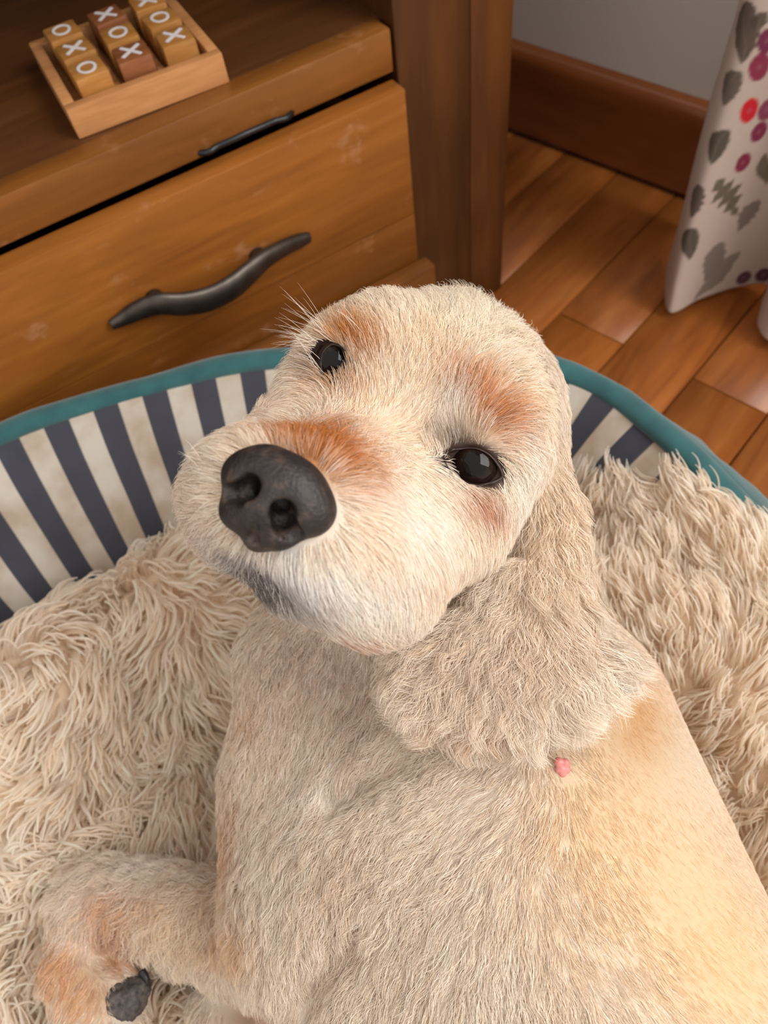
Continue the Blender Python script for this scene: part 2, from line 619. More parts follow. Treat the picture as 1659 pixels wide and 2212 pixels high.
for sym, cx, cy, ra, mk, where in blocks:
    if mk == 'B':
        mk = 'C' if cx == 0 else 'A'
    lx, ly = cx * pit + rng.uniform(-.0008, .0008) + 0.001, cy * 0.0302 + rng.uniform(-.0006, .0006)
    p = tray_c + ex * lx + ey * ly
    b = empty('game_block', (p[0], p[1], SHELF + 0.0051), tray_ang + ra)
    tag(b, ('wooden tile with a white nought, ' if sym == 'O' else 'wooden tile with a white cross, ') + where, 'game tile', 'noughts and crosses tiles in the tray')
    link('block_body', me_b[mk], None, b)
    s = link('painted_nought' if sym == 'O' else 'painted_cross', RING if sym == 'O' else CROSS, None, b)
    s.location = (0, 0, BH + 0.00005)

# ------------------------------------------------------------------ curtain
cb_bot = np.array([(.70, .238), (.66, .236), (.615, .222), (.568, .19), (.604, .177), (.636, .158), (.655, .134), (.622, .124), (.592, .113),
                   (.583, .092), (.62, .07), (.66, .05), (.62, .02), (.585, 0.0), (.62, -.03), (.66, -.05)])
cb_top = np.array([(.70, .232), (.66, .228), (.612, .220), (.580, .206), (.600, .180), (.630, .158), (.645, .138), (.625, .124), (.606, .110),
                   (.602, .092), (.625, .07), (.65, .05), (.62, .02), (.60, 0.0), (.62, -.03), (.65, -.05)])
nb, ntp = catmull(cb_bot, 22), catmull(cb_top, 22)
zl = np.concatenate([np.linspace(0.012, 0.40, 210), np.linspace(0.42, 2.25, 40)])
arc = np.concatenate([[0], np.cumsum(np.linalg.norm(np.diff(nb, axis=0), axis=1))])
nc = len(nb)
V = np.zeros((len(zl), nc, 3))
for i, z in enumerate(zl):
    k = 1 - math.exp(-max(z, 0) / 0.10)
    q = nb * (1 - k) + ntp * k
    q = q + np.stack([0.004 * np.sin(arc * 30 + z * 16), 0.003 * np.sin(arc * 41 - z * 11)], 1) * min(1, z * 5)
    zz = z + (0.004 * np.sin(arc * 25)) * (1 - k)
    V[i] = RB[None] * q[:, :1] + RA[None] * q[:, 1:2] + np.stack([0 * zz, 0 * zz, zz], 1)
vs = V.reshape(-1, 3)
fs = [(i * nc + j, i * nc + j + 1, (i + 1) * nc + j + 1, (i + 1) * nc + j) for i in range(len(zl) - 1) for j in range(nc - 1)]
S_, Z_ = np.meshgrid(arc, zl)
cc = np.zeros((len(zl), nc, 3)); cc[:] = s2l((190, 172, 160))
Vc = (V - CAM) @ ROT
Up = Vc[..., 0] / Vc[..., 2] * FPX + CU
Vp = Vc[..., 1] / Vc[..., 2] * FPX + CV
front = np.zeros(nc, bool); front[2 * 22:7 * 22] = True


def anchor(u, v):
    d = (Up - u) ** 2 + (Vp - v) ** 2
    d[:, ~front] = 1e9
    i, j = np.unravel_index(np.argmin(d), d.shape)
    return arc[j], zl[i]


def stamp(mask, col, k=1.0):
    mk = np.clip(mask, 0, 1)[..., None] * k
    cc[:] = cc * (1 - mk) + np.array(s2l(col)) * mk


def soft(d, w=0.0012):
    return np.clip(0.5 - d / w, 0, 1)


def berry(s, z, rs, rz, col, tilt=0.3):
    ds, dz = S_ - s, Z_ - z
    a, b = ds * math.cos(tilt) + dz * math.sin(tilt), -ds * math.sin(tilt) + dz * math.cos(tilt)
    q = np.sqrt((a / rs) ** 2 + (b / rz) ** 2)
    stamp(soft((q - 1) * rs), col)
    stamp(soft((q - 0.16) * rs, 0.003), (150, 110, 112), 0.6)


def leaf(s0, z0, s1, z1, w, col, teeth=0.0, k=0.9):
    d = np.array([s1 - s0, z1 - z0]); L = np.linalg.norm(d); d /= L
    a = (S_ - s0) * d[0] + (Z_ - z0) * d[1]
    b = -(S_ - s0) * d[1] + (Z_ - z0) * d[0] + .002 * np.sin(a * 140)
    t = np.clip(a / L, 0, 1)
    hw = w * np.sin(np.pi * t ** 0.8) * (1 - teeth * (np.abs(((t * 5) % 1) - 0.5) * 2))
    ins = np.where((a > 0) & (a < L), np.abs(b) - hw, 1)
    stamp(soft(ins, 0.0015), col, k)
    stamp(soft(np.abs(b) - 0.0005, 0.001) * (ins < 0), (130, 116, 100), 0.35)


for u0, v0, u1, v1, w, col, te in ((1622, 0, 1596, 140, .010, (84, 68, 56), .2), (1600, 150, 1560, 225, .008, (96, 82, 70), .2),
                                   (1573, 275, 1530, 355, .008, (74, 66, 50), .1), (1548, 385, 1598, 460, .013, (104, 94, 70), .75),
                                   (1515, 400, 1490, 470, .009, (92, 76, 66), .3), (1500, 490, 1484, 565, .009, (78, 66, 52), .1),
                                   (1652, 330, 1650, 400, .006, (110, 98, 76), .1), (1640, 430, 1590, 500, .010, (138, 122, 112), .3),
                                   (1560, 520, 1520, 610, .012, (140, 124, 112), .2), (1600, 540, 1500, 660, .010, (150, 134, 122), .2),
                                   (1650, 20, 1640, 70, .006, (92, 78, 66), .2)):
    a = anchor(u0, v0); b = anchor(u1, v1)
    leaf(a[0], a[1], b[0], b[1], w * 1.15, tuple(x * .86 for x in col), te)
for u, v, r, col in ((1617, 240, 9.0, (196, 34, 44)), (1641, 143, 9.5, (136, 52, 74)), (1656, 234, 8.5, (130, 62, 82)), (1640, 285, 8.0, (126, 44, 72)),
                     (1605, 351, 8.0, (128, 44, 64)), (1656, 85, 8.0, (116, 50, 76)), (1606, 598, 7.5, (96, 60, 72)), (1650, 592, 8.0, (90, 56, 70))):
    s, z = anchor(u, v)
    berry(s, z, r * .00098, r * .00112, col)
pr = np.random.default_rng(3)
for _ in range(46):
    s, z = pr.uniform(0.17, arc[-1]), pr.uniform(0.02, 0.40)
    if s < arc[7 * 22]:
        continue
    if pr.random() < .5:
        berry(s, z, .0075, .0085, [(150, 44, 60), (120, 48, 74), (190, 40, 48)][pr.integers(3)])
    else:
        leaf(s, z, s + pr.uniform(-.03, .03), z + pr.uniform(-.05, .05), .009, (92, 82, 62), .3)
me = from_arrays('curtain', vs, fs)
set_vcol(me, cc.reshape(-1, 3))
cur = link('curtain', me, vcol_mat('printed_curtain_cloth', rough=0.95, bump=(900, 0.15, 0.0005)))
tag(cur, 'cream curtain printed with red berries and brown leaves, right of the skirting board', 'curtain')
sm = cur.modifiers.new('thick', 'SOLIDIFY'); sm.thickness = 0.0015; sm.offset = 0

# ------------------------------------------------------------------ dog bed: padded wall with striped lining
bp = np.array([(-.40, .33), (-.33, .395), (-.20, .419), (-.09, .421), (.005, .403), (.097, .365), (.17, .310), (.222, .268), (.246, .240), (.257, .208),
               (.259, .170), (.258, .115), (.258, 0.0), (.255, -.19), (.20, -.28), (0.0, -.31), (-.25, -.30), (-.38, -.22), (-.43, 0.0), (-.43, .2)])
RIM = 0.18
bpath = catmull(bp, 16, closed=True)
nbp = len(bpath)
tan = np.roll(bpath, -1, 0) - np.roll(bpath, 1, 0)
tan /= np.linalg.norm(tan, axis=1)[:, None]
outn = np.stack([-tan[:, 1], tan[:, 0]], 1)            # path runs clockwise seen from above: left side is outside
barc = np.concatenate([[0], np.cumsum(np.linalg.norm(np.diff(bpath, axis=0), axis=1))])
blen = barc[-1] + np.linalg.norm(bpath[0] - bpath[-1])
right_side = np.clip((bpath[:, 0] - 0.250) / 0.008, 0, 1) * np.clip((0.24 - bpath[:, 1]) / 0.08, 0, 1)
corner = np.exp(-((bpath[:, 0] - 0.215) ** 2 + (bpath[:, 1] - 0.272) ** 2) / 0.035 ** 2)


def bed_strip(name, prof, mat, noise_amp=0.0, extra=None):
    """prof: list of (offset outwards, height); swept along the rim path"""
    prof = np.asarray(prof, float)
    m_ = len(prof)
    vs = np.zeros((nbp, m_, 3))
    for i in range(nbp):
        off = prof[:, 0].copy()
        zz = prof[:, 1].copy()
        if extra is not None:
            off, zz = extra(i, off, zz)
        vs[i, :, :2] = bpath[i] + outn[i] * off[:, None]
        vs[i, :, 2] = zz
    flat = vs.reshape(-1, 3)
    if noise_amp:
        for k in range(len(flat)):
            p = Vector(flat[k])
            a = pnoise(p * 26) * noise_amp + pnoise(p * 70) * noise_amp * .35
            i, j = divmod(k, m_)
            f = math.sin(math.pi * j / (m_ - 1)) ** .5
            flat[k, :2] += outn[i] * a * f
            flat[k, 2] += a * f * .6
    fs = []
    for i in range(nbp):
        i2 = (i + 1) % nbp
        for j in range(m_ - 1):
            fs.append((i * m_ + j, i * m_ + j + 1, i2 * m_ + j + 1, i2 * m_ + j))
    me = from_arrays(name, flat, fs)
    uv = me.attributes.new('wall_uv', 'FLOAT_VECTOR', 'POINT')
    a = np.zeros((nbp, m_, 3), np.float32)
    a[..., 0] = barc[:, None]
    a[..., 1] = np.arange(m_)[None]
    uv.data.foreach_set('vector', a.ravel())
    return me


m = NT('striped_cotton')
at = m.n('ShaderNodeAttribute', attribute_name='wall_uv')
sx = m.n('ShaderNodeSeparateXYZ'); m.l(at.outputs['Vector'], sx.inputs[0])
ma = m.n('ShaderNodeMath', operation='MULTIPLY_ADD'); m.l(sx.outputs[0], ma.inputs[0])
STRIPE_P, STRIPE_PH = 0.0354, 0.60
ma.inputs[1].default_value = 1 / STRIPE_P; ma.inputs[2].default_value = STRIPE_PH
fr = m.n('ShaderNodeMath', operation='FRACT'); m.l(ma.outputs[0], fr.inputs[0])
st = m.ramp(fr.outputs[0], [(0.0, (0, 0, 0, 1)), (0.485, (0, 0, 0, 1)), (0.515, (1, 1, 1, 1)), (0.985, (1, 1, 1, 1)), (1.0, (0, 0, 0, 1))])
tc = m.n('ShaderNodeTexCoord')
nz = m.n('ShaderNodeTexNoise'); nz.inputs['Scale'].default_value = 24; nz.inputs['Detail'].default_value = 5
m.l(tc.outputs['Object'], nz.inputs['Vector'])
cream = m.ramp(nz.outputs[0], [(0.36, lin4((164, 146, 126))), (0.56, lin4((188, 180, 168)))])
dark = m.ramp(nz.outputs[0], [(0.3, lin4((50, 51, 60))), (0.7, lin4((62, 63, 73)))])
m.l(m.mix(st, dark, cream), m.b.inputs['Base Color'])
m.b.inputs['Roughness'].default_value = 0.85
nf = m.n('ShaderNodeTexNoise'); nf.inputs['Scale'].default_value = 900
m.l(tc.outputs['Object'], nf.inputs['Vector'])
m.bump(nf.outputs[0], 0.15, 0.0005)
M_STRIPE = m.m

m = NT('teal_suede')
tc = m.n('ShaderNodeTexCoord')
nz = m.n('ShaderNodeTexNoise'); nz.inputs['Scale'].default_value = 60; nz.inputs['Detail'].default_value = 6
m.l(tc.outputs['Object'], nz.inputs['Vector'])
m.l(m.ramp(nz.outputs[0], [(0.3, lin4((30, 80, 84))), (0.7, lin4((44, 98, 100)))]), m.b.inputs['Base Color'])
m.b.inputs['Roughness'].default_value = 0.9
m.b.inputs['Sheen Weight'].default_value = 0.4
m.bump(nz.outputs[0], 0.15, 0.001)
M_TEAL = m.m

bed = empty('dog_bed', (0, 0, 0))
tag(bed, 'oval dog bed with teal edging and a navy and cream striped inner wall', 'dog bed')
inner = catmull([(-.085, .03), (-.083, .07), (-.072, .105), (-.050, .135), (-.026, .160), (-.004, .176), (.0015, .1785)], 6)


def inner_extra(i, off, zz):
    c = corner[i]
    return off - 0.020 * c * np.sin(np.clip((zz - .06) / .12, 0, 1) * math.pi), zz - 0.012 * c


lining = link('striped_lining', bed_strip('striped_lining', inner, M_STRIPE, 0.004, inner_extra), M_STRIPE, bed)
bind = []
for k in range(13):
    w = math.pi * (1.15 - 1.3 * k / 12)
    bind.append((0.006 + 0.0085 * math.cos(w), RIM - 0.002 + 0.0065 * math.sin(w)))


def bind_extra(i, off, zz):
    return off, zz + 0.002 * math.sin(barc[i] * 40)


link('edge_binding', bed_strip('edge_binding', bind, M_TEAL, 0.0008, bind_extra), M_TEAL, bed)
outer = catmull([(.012, .1765), (.0165, .172), (.020, .150), (.022, .10), (.021, .05), (.018, .006)], 4)


def outer_extra(i, off, zz):
    r = right_side[i]
    k = np.clip((RIM - zz) / 0.03, 0, 1)
    return off + r * 0.022 * k, zz


link('outer_wall', bed_strip('outer_wall', outer, M_TEAL, 0.002, outer_extra), M_TEAL, bed)
bm_ = [(p[0] - o[0] * .09, p[1] - o[1] * .09, 0.03) for p, o in zip(bpath, outn)]
link('bed_base', from_arrays('bed_base', bm_ + [(p[0], p[1], 0.004) for p in bpath] + [(-.08, .06, .03)],
                             [(i, (i + 1) % nbp, nbp + (i + 1) % nbp, nbp + i) for i in range(nbp)] + [(2 * nbp, (i + 1) % nbp, i) for i in range(nbp)], False), M_TEAL, bed)

# ------------------------------------------------------------------ dog: one continuous body from blended volumes
import openvdb
# head frame fitted to the eyes, nose and skull (columns: dog's left, up, forward), in camera axes
HR = np.array([[0.84125156, 0.45375131, -0.29394825], [0.51678759, -0.83461652, 0.19064588], [-0.15882825, -0.31228995, -0.93661549]])
HT = np.array([0.00611494, -0.03260742, 0.25550299])


def hd_(s, u, f):
    return HR @ (np.array([s, u, f]) / 100.0) + HT


class Field:
    def __init__(self, lo, hi, res):
        self.lo, self.res = np.array(lo, float), res
        self.n = np.ceil((np.array(hi) - self.lo) / res).astype(int) + 1
        self.d = np.full(self.n, 0.06, np.float32)

    def _win(self, lo, hi):
        i0 = np.clip(((lo - self.lo) / self.res).astype(int), 0, self.n - 1)
        i1 = np.clip(((hi - self.lo) / self.res).astype(int) + 2, 1, self.n)
        ax = [self.lo[a] + self.res * np.arange(i0[a], i1[a]) for a in range(3)]
        P = np.stack(np.meshgrid(*ax, indexing='ij'), -1)
        return tuple(slice(a, b) for a, b in zip(i0, i1)), P

    def _put(self, sl, d, k, mode):
        a = self.d[sl]
        if a.size == 0:
            return
        if mode == 'sub':
            h = np.clip(0.5 - 0.5 * (a + d) / k, 0, 1)
            self.d[sl] = a * (1 - h) + (-d) * h + k * h * (1 - h)
        else:
            h = np.clip(0.5 + 0.5 * (a - d) / k, 0, 1)
            self.d[sl] = a * (1 - h) + d * h - k * h * (1 - h)

    def cap(self, a, b, ra, rb, k=0.012, mode='add'):
        a, b = np.asarray(a), np.asarray(b)
        m_ = max(ra, rb) + k + 0.012
        sl, P = self._win(np.minimum(a, b) - m_, np.maximum(a, b) + m_)
        ab = b - a
        t = np.clip(((P - a) @ ab) / max(ab @ ab, 1e-12), 0, 1)
        d = np.linalg.norm(P - a - t[..., None] * ab, axis=-1) - (ra + (rb - ra) * t)
        self._put(sl, d.astype(np.float32), k, mode)

    def sph(self, c, r, k=0.012, mode='add'):
        self.cap(c, c, r, r, k, mode)

    def ell(self, c, r, ax=None, k=0.012, mode='add'):
        c, r = np.asarray(c), np.asarray(r, float)
        ax = np.eye(3) if ax is None else np.asarray(ax)
        m_ = r.max() + k + 0.012
        sl, P = self._win(c - m_, c + m_)
        q = (P - c) @ ax
        k0 = np.linalg.norm(q / r, axis=-1)
        k1 = np.linalg.norm(q / (r * r), axis=-1)
        d = np.where(k1 > 1e-9, k0 * (k0 - 1) / np.maximum(k1, 1e-9), -r.min())
        self._put(sl, d.astype(np.float32), k, mode)

    def merge(self, o, k):
        h = np.clip(0.5 + 0.5 * (self.d - o.d) / k, 0, 1)
        self.d = self.d * (1 - h) + o.d * h - k * h * (1 - h)

    def mesh(self):
        g = openvdb.FloatGrid(0.06)
        g.copyFromArray(self.d)
        p, q = g.convertToPolygons(0.0)[:2] if False else g.convertToQuads(0.0)
        p = p.astype(float) * self.res + self.lo
        return p, q

    def at(self, P):
        i = np.clip(np.rint((P - self.lo) / self.res).astype(int), 0, self.n - 1)
        return self.d[i[:, 0], i[:, 1], i[:, 2]]


LO, HI, RES = (-0.215, -0.130, 0.150), (0.235, 0.420, 0.560), 0.0024
fh, fb, fe = Field(LO, HI, RES), Field(LO, HI, RES), Field(LO, HI, RES)
cm = 0.01
# --- head
fh.ell(hd_(-0.65, 0.0, -5.2), (4.4 * cm, 3.8 * cm, 5.2 * cm), HR)
fh.ell(hd_(-0.3, 0.5, -5.4), (3.6 * cm, 3.7 * cm, 4.2 * cm), HR)
for s in (-1, 1):
    fh.sph(hd_(s * 2.5, 1.5, -2.3), 1.9 * cm, 0.016)           # brow
    fh.sph(hd_(s * 3.7, 0.3, -3.0), 1.6 * cm, 0.016)           # outer eye socket
    fh.sph(hd_(s * 2.9, -2.7, -1.8), 2.7 * cm, 0.02)           # cheek
    fh.sph(hd_(s * 2.6, -2.2, -5.0), 2.6 * cm, 0.02)
fh.cap(hd_(0, -1.5, -1.0), hd_(0, -2.0, 5.6), 2.15 * cm, 1.9 * cm, 0.016)   # nose bridge
for s in (-1, 1):
    fh.cap(hd_(s * 1.7, -3.3, 5.2), hd_(s * 2.4, -3.5, 1.0), 1.95 * cm, 2.4 * cm, 0.014)   # upper lips
    fh.sph(hd_(s * 1.3, -2.6, 6.0), 1.7 * cm, 0.012)
fh.sph(hd_(2.5, -4.0, 3.9), 2.15 * cm, 0.014)                    # hanging left lip
fh.sph(hd_(-1.9, -3.9, 4.6), 2.0 * cm, 0.014)
fh.cap(hd_(0.3, -5.0, 4.4), hd_(0.4, -4.9, -1.0), 1.4 * cm, 2.3 * cm, 0.012)       # lower jaw
fh.sph(hd_(0, 0.6, 0.9), 0.75 * cm, 0.02, 'sub')               # stop between the eyes


def surf(field, u, v, d0=0.155, d1=0.5):
    r = np.array([(u - CU) / FPX, (v - CV) / FPX, 1.0])
    ds = np.arange(d0, d1, 0.0004)
    val = field.at(ds[:, None] * r[None])
    i = np.argmax(val < 0)
    return r * ds[i]



# --- neck and trunk
fb.cap(hd_(0, -1.2, -8.0), px_height(960, 1420, 0.185), 6.0 * cm, 7.0 * cm, 0.03)
fb.ell(px_height(985, 1580, 0.165), (.090, .10, .090), k=0.03)
fb.ell(px_height(1020, 1800, 0.160), (.104, .11, .098), k=0.03)
fb.ell(px_height(1110, 2130, 0.160), (.112, .12, .104), k=0.03)
fb.ell(px_height(1260, 2560, 0.160), (.112, .12, .10), k=0.03)
fb.cap(px_height(1265, 1540, 0.195), px_height(1390, 2150, 0.185), .040, .054, 0.03)     # withers and back
fb.sph(px_height(1160, 1760, 0.21), .050, 0.03)                                       # shoulder blade
fb.cap(px_height(672, 1440, 0.205), px_height(675, 1700, 0.175), .041, .041, 0.025)     # fore chest
fb.cap(px_height(675, 1700, 0.175), px_height(705, 1900, 0.165), .041, .045, 0.025)
fb.sph(px_height(800, 1960, 0.185), .060, 0.025)                                       # upper arm
fb.cap(px_height(720, 2020, 0.165), px_height(560, 2030, 0.140), .042, .030, 0.014)       # elbow
fb.cap(px_height(575, 2005, 0.140), px_height(205, 1950, 0.128), .0280, .0240, 0.010)    # forearm
fb.cap(px_height(200, 1955, 0.128), px_height(175, 2090, 0.128), .0225, .0205, 0.008)    # wrist folding back
fb.cap(px_height(175, 2090, 0.128), px_height(225, 2230, 0.132), .0215, .0240, 0.008)    # paw
fb.sph(px_height(245, 2140, 0.136), .017, 0.008)
fb.cap(px_height(540, 2200, 0.110), px_height(640, 2330, 0.11), .034, .04, 0.008)        # the other leg, underneath
# --- left ear, hanging over the neck
VN = np.array([0.10, 0.22, 1.0]); VN /= np.linalg.norm(VN)
ex_ = np.cross([0, 1, 0], VN); ex_ /= np.linalg.norm(ex_)
EAX = np.stack([ex_, np.cross(VN, ex_), VN], 1)
for u, v, d, ru, rv, th_, k in ((1172, 985, .300, 38, 72, .9, .010), (1188, 1110, .294, 56, 95, .9, .012), (1185, 1220, .289, 74, 95, .9, .012),
                               (1150, 1320, .281, 110, 90, 1.0, .012), (1065, 1435, .274, 172, 130, .95, .012),
                               (970, 1475, .274, 98, 96, .8, .012), (1150, 1465, .275, 128, 93, .9, .012),
                               (1285, 1430, .279, 52, 52, .8, .010), (1090, 1250, .281, 85, 36, .6, .006)):
    fe.ell(px_depth(u, v, d), (ru / FPX * d, rv / FPX * d, th_ * cm), EAX, k)
fh.d += 0.0028
fb.d += 0.0035
fh0 = fh.d.copy(); fb0 = fb.d.copy(); fe0 = fe.d.copy()
body = Field(LO, HI, RES)
body.d = fh.d.copy()
body.merge(fb, 0.014)
body.merge(fe, 0.004)
# --- creases
body.cap(surf(fb, 730, 1725), surf(fb, 880, 1630), .0045, .002, 0.012, 'sub')
body.cap(surf(fb, 650, 2160), surf(fb, 770, 2020), .0065, .003, 0.010, 'sub')
EYES = {}
EYE_R = 0.0105
ALM = {'L': (1024, 1007, 58, 36, 20), 'R': (722, 784, 28, 38, -8)}       # opening: centre, half sizes in the photo, tilt
for key, (au, av, ra_, rb_, ang) in ALM.items():
    p = surf(fh, au, av)
    vw = p / np.linalg.norm(p)
    EYES[key] = p + vw * (EYE_R + 0.0006)
    t_ = math.radians(ang)
    ax1 = np.array([math.cos(t_), math.sin(t_), 0]); ax1 -= ax1 @ vw * vw; ax1 /= np.linalg.norm(ax1)
    A3 = np.stack([ax1, np.cross(vw, ax1), vw], 1)
    k_ = p[2] / FPX
    body.ell(p + vw * .001, (ra_ * k_ * 1.06, rb_ * k_ * 1.06, .006), A3, 0.0025, 'sub')
pn_ = surf(fh, 604, 1072)
body.sph(px_depth(604, 1072, pn_[2] + .004), .0095, .004, 'sub')
bv, bf = body.mesh()
body_w = cam2world(bv)
dog = empty('dog', tuple(cam2world(px_height(1000, 1700, 0.0))))
dog.location.z = 0.05
dog_loc = np.array(dog.location)
tag(dog, 'golden cream spaniel lying in the bed, looking up at the viewer', 'dog')
me = bpy.data.meshes.new('body')
me.from_pydata((body_w - dog_loc).tolist(), [], bf.tolist())
me.polygons.foreach_set('use_smooth', [True] * len(me.polygons))
me.update()
body_ob = link('body', me, None, dog)

# ------------------------------------------------------------------ coat: colour, length and flow, set region by region
bn = np.zeros((len(me.vertices), 3)); me.vertices.foreach_get('normal', tmp := np.zeros(len(me.vertices) * 3)); bn = tmp.reshape(-1, 3)


def gridval(arr, P):
    i = np.clip(np.rint((P - np.array(LO)) / RES).astype(int), 0, np.array(arr.shape) - 1)
    return arr[i[:, 0], i[:, 1], i[:, 2]]


def region(Pc):
    return np.argmin(np.stack([gridval(fh0, Pc), gridval(fb0, Pc), gridval(fe0, Pc)], 1), axis=1)   # 0 head 1 body 2 ear


def project(Pc):
    return np.stack([Pc[:, 0] / Pc[:, 2] * FPX + CU, Pc[:, 1] / Pc[:, 2] * FPX + CV], 1)


CREAM, WHITE, ORANGE = (232, 206, 170), (246, 238, 228), (206, 122, 60)
BASE = {0: (234, 206, 173), 1: (220, 193, 163), 2: (220, 191, 159)}
PATCH = {   # region: list of (u, v, radius u, radius v, rotation deg, colour, strength)
    0: [(690, 960, 118, 66, 30, (190, 110, 16), .98), (640, 940, 64, 40, 20, (198, 122, 34), .7), (775, 1030, 76, 58, 45, (196, 120, 30), .8),
        (840, 930, 130, 60, 30, (236, 200, 160), .5),
        (640, 900, 90, 24, -10, (244, 226, 200), .7), (1085, 900, 52, 64, -30, (196, 116, 26), .95), (1020, 845, 90, 44, 35, (212, 142, 80), .75),
        (970, 900, 36, 60, 10, (226, 212, 198), .7), (990, 962, 54, 28, 20, (100, 66, 48), .85), (770, 735, 66, 50, 15, (206, 136, 52), .9),
        (690, 850, 40, 30, 0, (226, 196, 164), .5), (735, 832, 70, 34, 10, (204, 148, 100), .7), (688, 790, 26, 40, 0, (120, 84, 62), .7), (760, 790, 30, 40, 0, (200, 158, 122), .6),
        (1045, 1082, 74, 36, 10, (190, 114, 64), .85), (940, 740, 60, 50, 0, (226, 184, 132), .6),
        (1010, 700, 120, 70, 0, (242, 224, 192), .7), (1130, 1010, 50, 110, 0, (250, 234, 216), .75), (1130, 820, 70, 80, 0, (240, 210, 174), .6),
        (640, 1230, 130, 50, 15, (240, 238, 238), .9), (780, 1280, 130, 80, 10, (252, 236, 222), .85), (870, 1120, 130, 100, 0, (252, 234, 214), .85),
        (850, 1220, 90, 60, 0, (246, 220, 196), .6), (800, 1150, 50, 60, 0, (236, 190, 140), .4),
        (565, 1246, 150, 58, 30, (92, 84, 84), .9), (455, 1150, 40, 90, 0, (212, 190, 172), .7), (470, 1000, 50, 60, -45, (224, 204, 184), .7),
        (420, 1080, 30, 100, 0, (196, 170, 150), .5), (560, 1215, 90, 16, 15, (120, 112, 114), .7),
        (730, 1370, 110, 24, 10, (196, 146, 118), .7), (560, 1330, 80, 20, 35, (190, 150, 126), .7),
        (950, 1240, 60, 30, -20, (226, 190, 154), .6), (620, 840, 40, 40, 0, (224, 198, 172), .7)],
    1: [(1440, 1900, 190, 420, -25, (230, 190, 140), .95), (1370, 1540, 80, 130, -10, (214, 158, 98), .85), (1290, 1800, 90, 180, -15, (226, 186, 134), .8),
        (1560, 2080, 120, 200, -30, (238, 200, 142), .8), (1200, 1980, 120, 160, 0, (222, 184, 138), .6),
        (950, 2000, 240, 160, 0, (212, 184, 152), .6), (1090, 2080, 90, 130, 0, (236, 212, 184), .6), (880, 1780, 130, 90, -30, (222, 196, 162), .6),
        (720, 1700, 60, 50, 0, (236, 216, 200), .7), (600, 1480, 110, 90, 0, (200, 170, 140), .8), (700, 1420, 170, 70, 0, (186, 157, 132), .75), (790, 1560, 50, 120, 0, (184, 152, 124), .6),  # under the chin and beside the ear, the head's shadow is painted darker
        (580, 1650, 60, 120, 0, (220, 190, 156), .5), (505, 1790, 26, 120, 0, (196, 140, 92), .7), (540, 1540, 40, 40, 0, (206, 160, 120), .6),
        (255, 1960, 60, 50, 30, (208, 146, 94), .75), (240, 2020, 50, 24, 0, (190, 124, 78), .7), (340, 1940, 50, 24, 0, (214, 160, 112), .6),
        (330, 1880, 70, 30, 0, (232, 212, 190), .7), (400, 1990, 110, 60, 0, (226, 192, 148), .7), (520, 2010, 60, 70, 0, (220, 170, 112), .6),
        (490, 2110, 90, 40, 0, (230, 206, 180), .6), (130, 2080, 50, 80, 0, (208, 146, 92), .8), (180, 2150, 60, 70, 0, (224, 164, 108), .8),
        (250, 2075, 40, 24, 0, (210, 140, 84), .7), (110, 1960, 50, 60, 0, (222, 190, 154), .6), (545, 2200, 70, 40, 0, (178, 134, 100), .9),
        (170, 1880, 110, 40, 0, (216, 190, 160), .6), (600, 1900, 40, 150, 0, (224, 200, 172), .6), (700, 2080, 60, 120, 30, (212, 182, 150), .5),
        (760, 1880, 60, 90, 20, (204, 170, 134), .5)],
    2: [(1200, 1150, 60, 200, 0, (230, 196, 156), .6), (1000, 1430, 130, 80, 0, (204, 174, 142), .5), (1150, 1380, 130, 60, -20, (196, 164, 134), .6),
        (880, 1500, 40, 110, 10, (226, 204, 176), .7), (960, 1590, 130, 30, 5, (232, 210, 182), .7), (1010, 1555, 150, 18, 0, (196, 152, 116), .55),
        (1300, 1470, 70, 70, 0, (238, 220, 196), .8), (1060, 1270, 70, 30, -30, (226, 202, 172), .6), (1200, 1560, 90, 40, -20, (232, 212, 186), .6)],
}


def blob(uv, u, v, ru, rv, ang):
    a = math.radians(ang)
    x, y = uv[:, 0] - u, uv[:, 1] - v
    p, q = x * math.cos(a) + y * math.sin(a), -x * math.sin(a) + y * math.cos(a)
    return np.exp(-0.5 * ((p / (ru * .75)) ** 2 + (q / (rv * .75)) ** 2) ** 1.2)


def coat_color(uv, reg):
    c = np.zeros((len(uv), 3))
    for r in (0, 1, 2):
        k = reg == r
        if not k.any():
            continue
        x = np.tile(np.array(s2l(BASE[r])), (k.sum(), 1))
        for (u, v, ru, rv, ang, col, st) in PATCH[r]:
            w = (blob(uv[k], u, v, ru, rv, ang) * st)[:, None]
            x = x * (1 - w) + np.array(s2l(col)) * w
        c[k] = x
    sat = 1 - c.min(1) / c.max(1)
    kk = np.clip((sat - .5) / .38, 0, 1)
    lum = c.mean(1)
    g_ = (c @ np.array([.3, .55, .15]))[:, None]
    c = c + (g_ - c) * (.11 * (1 - kk))[:, None]
    pw = np.where(reg == 0, .68, .58) + .35 * kk
    pw = np.where(lum < .2, np.maximum(pw, .9), pw)
    return c ** pw[:, None]


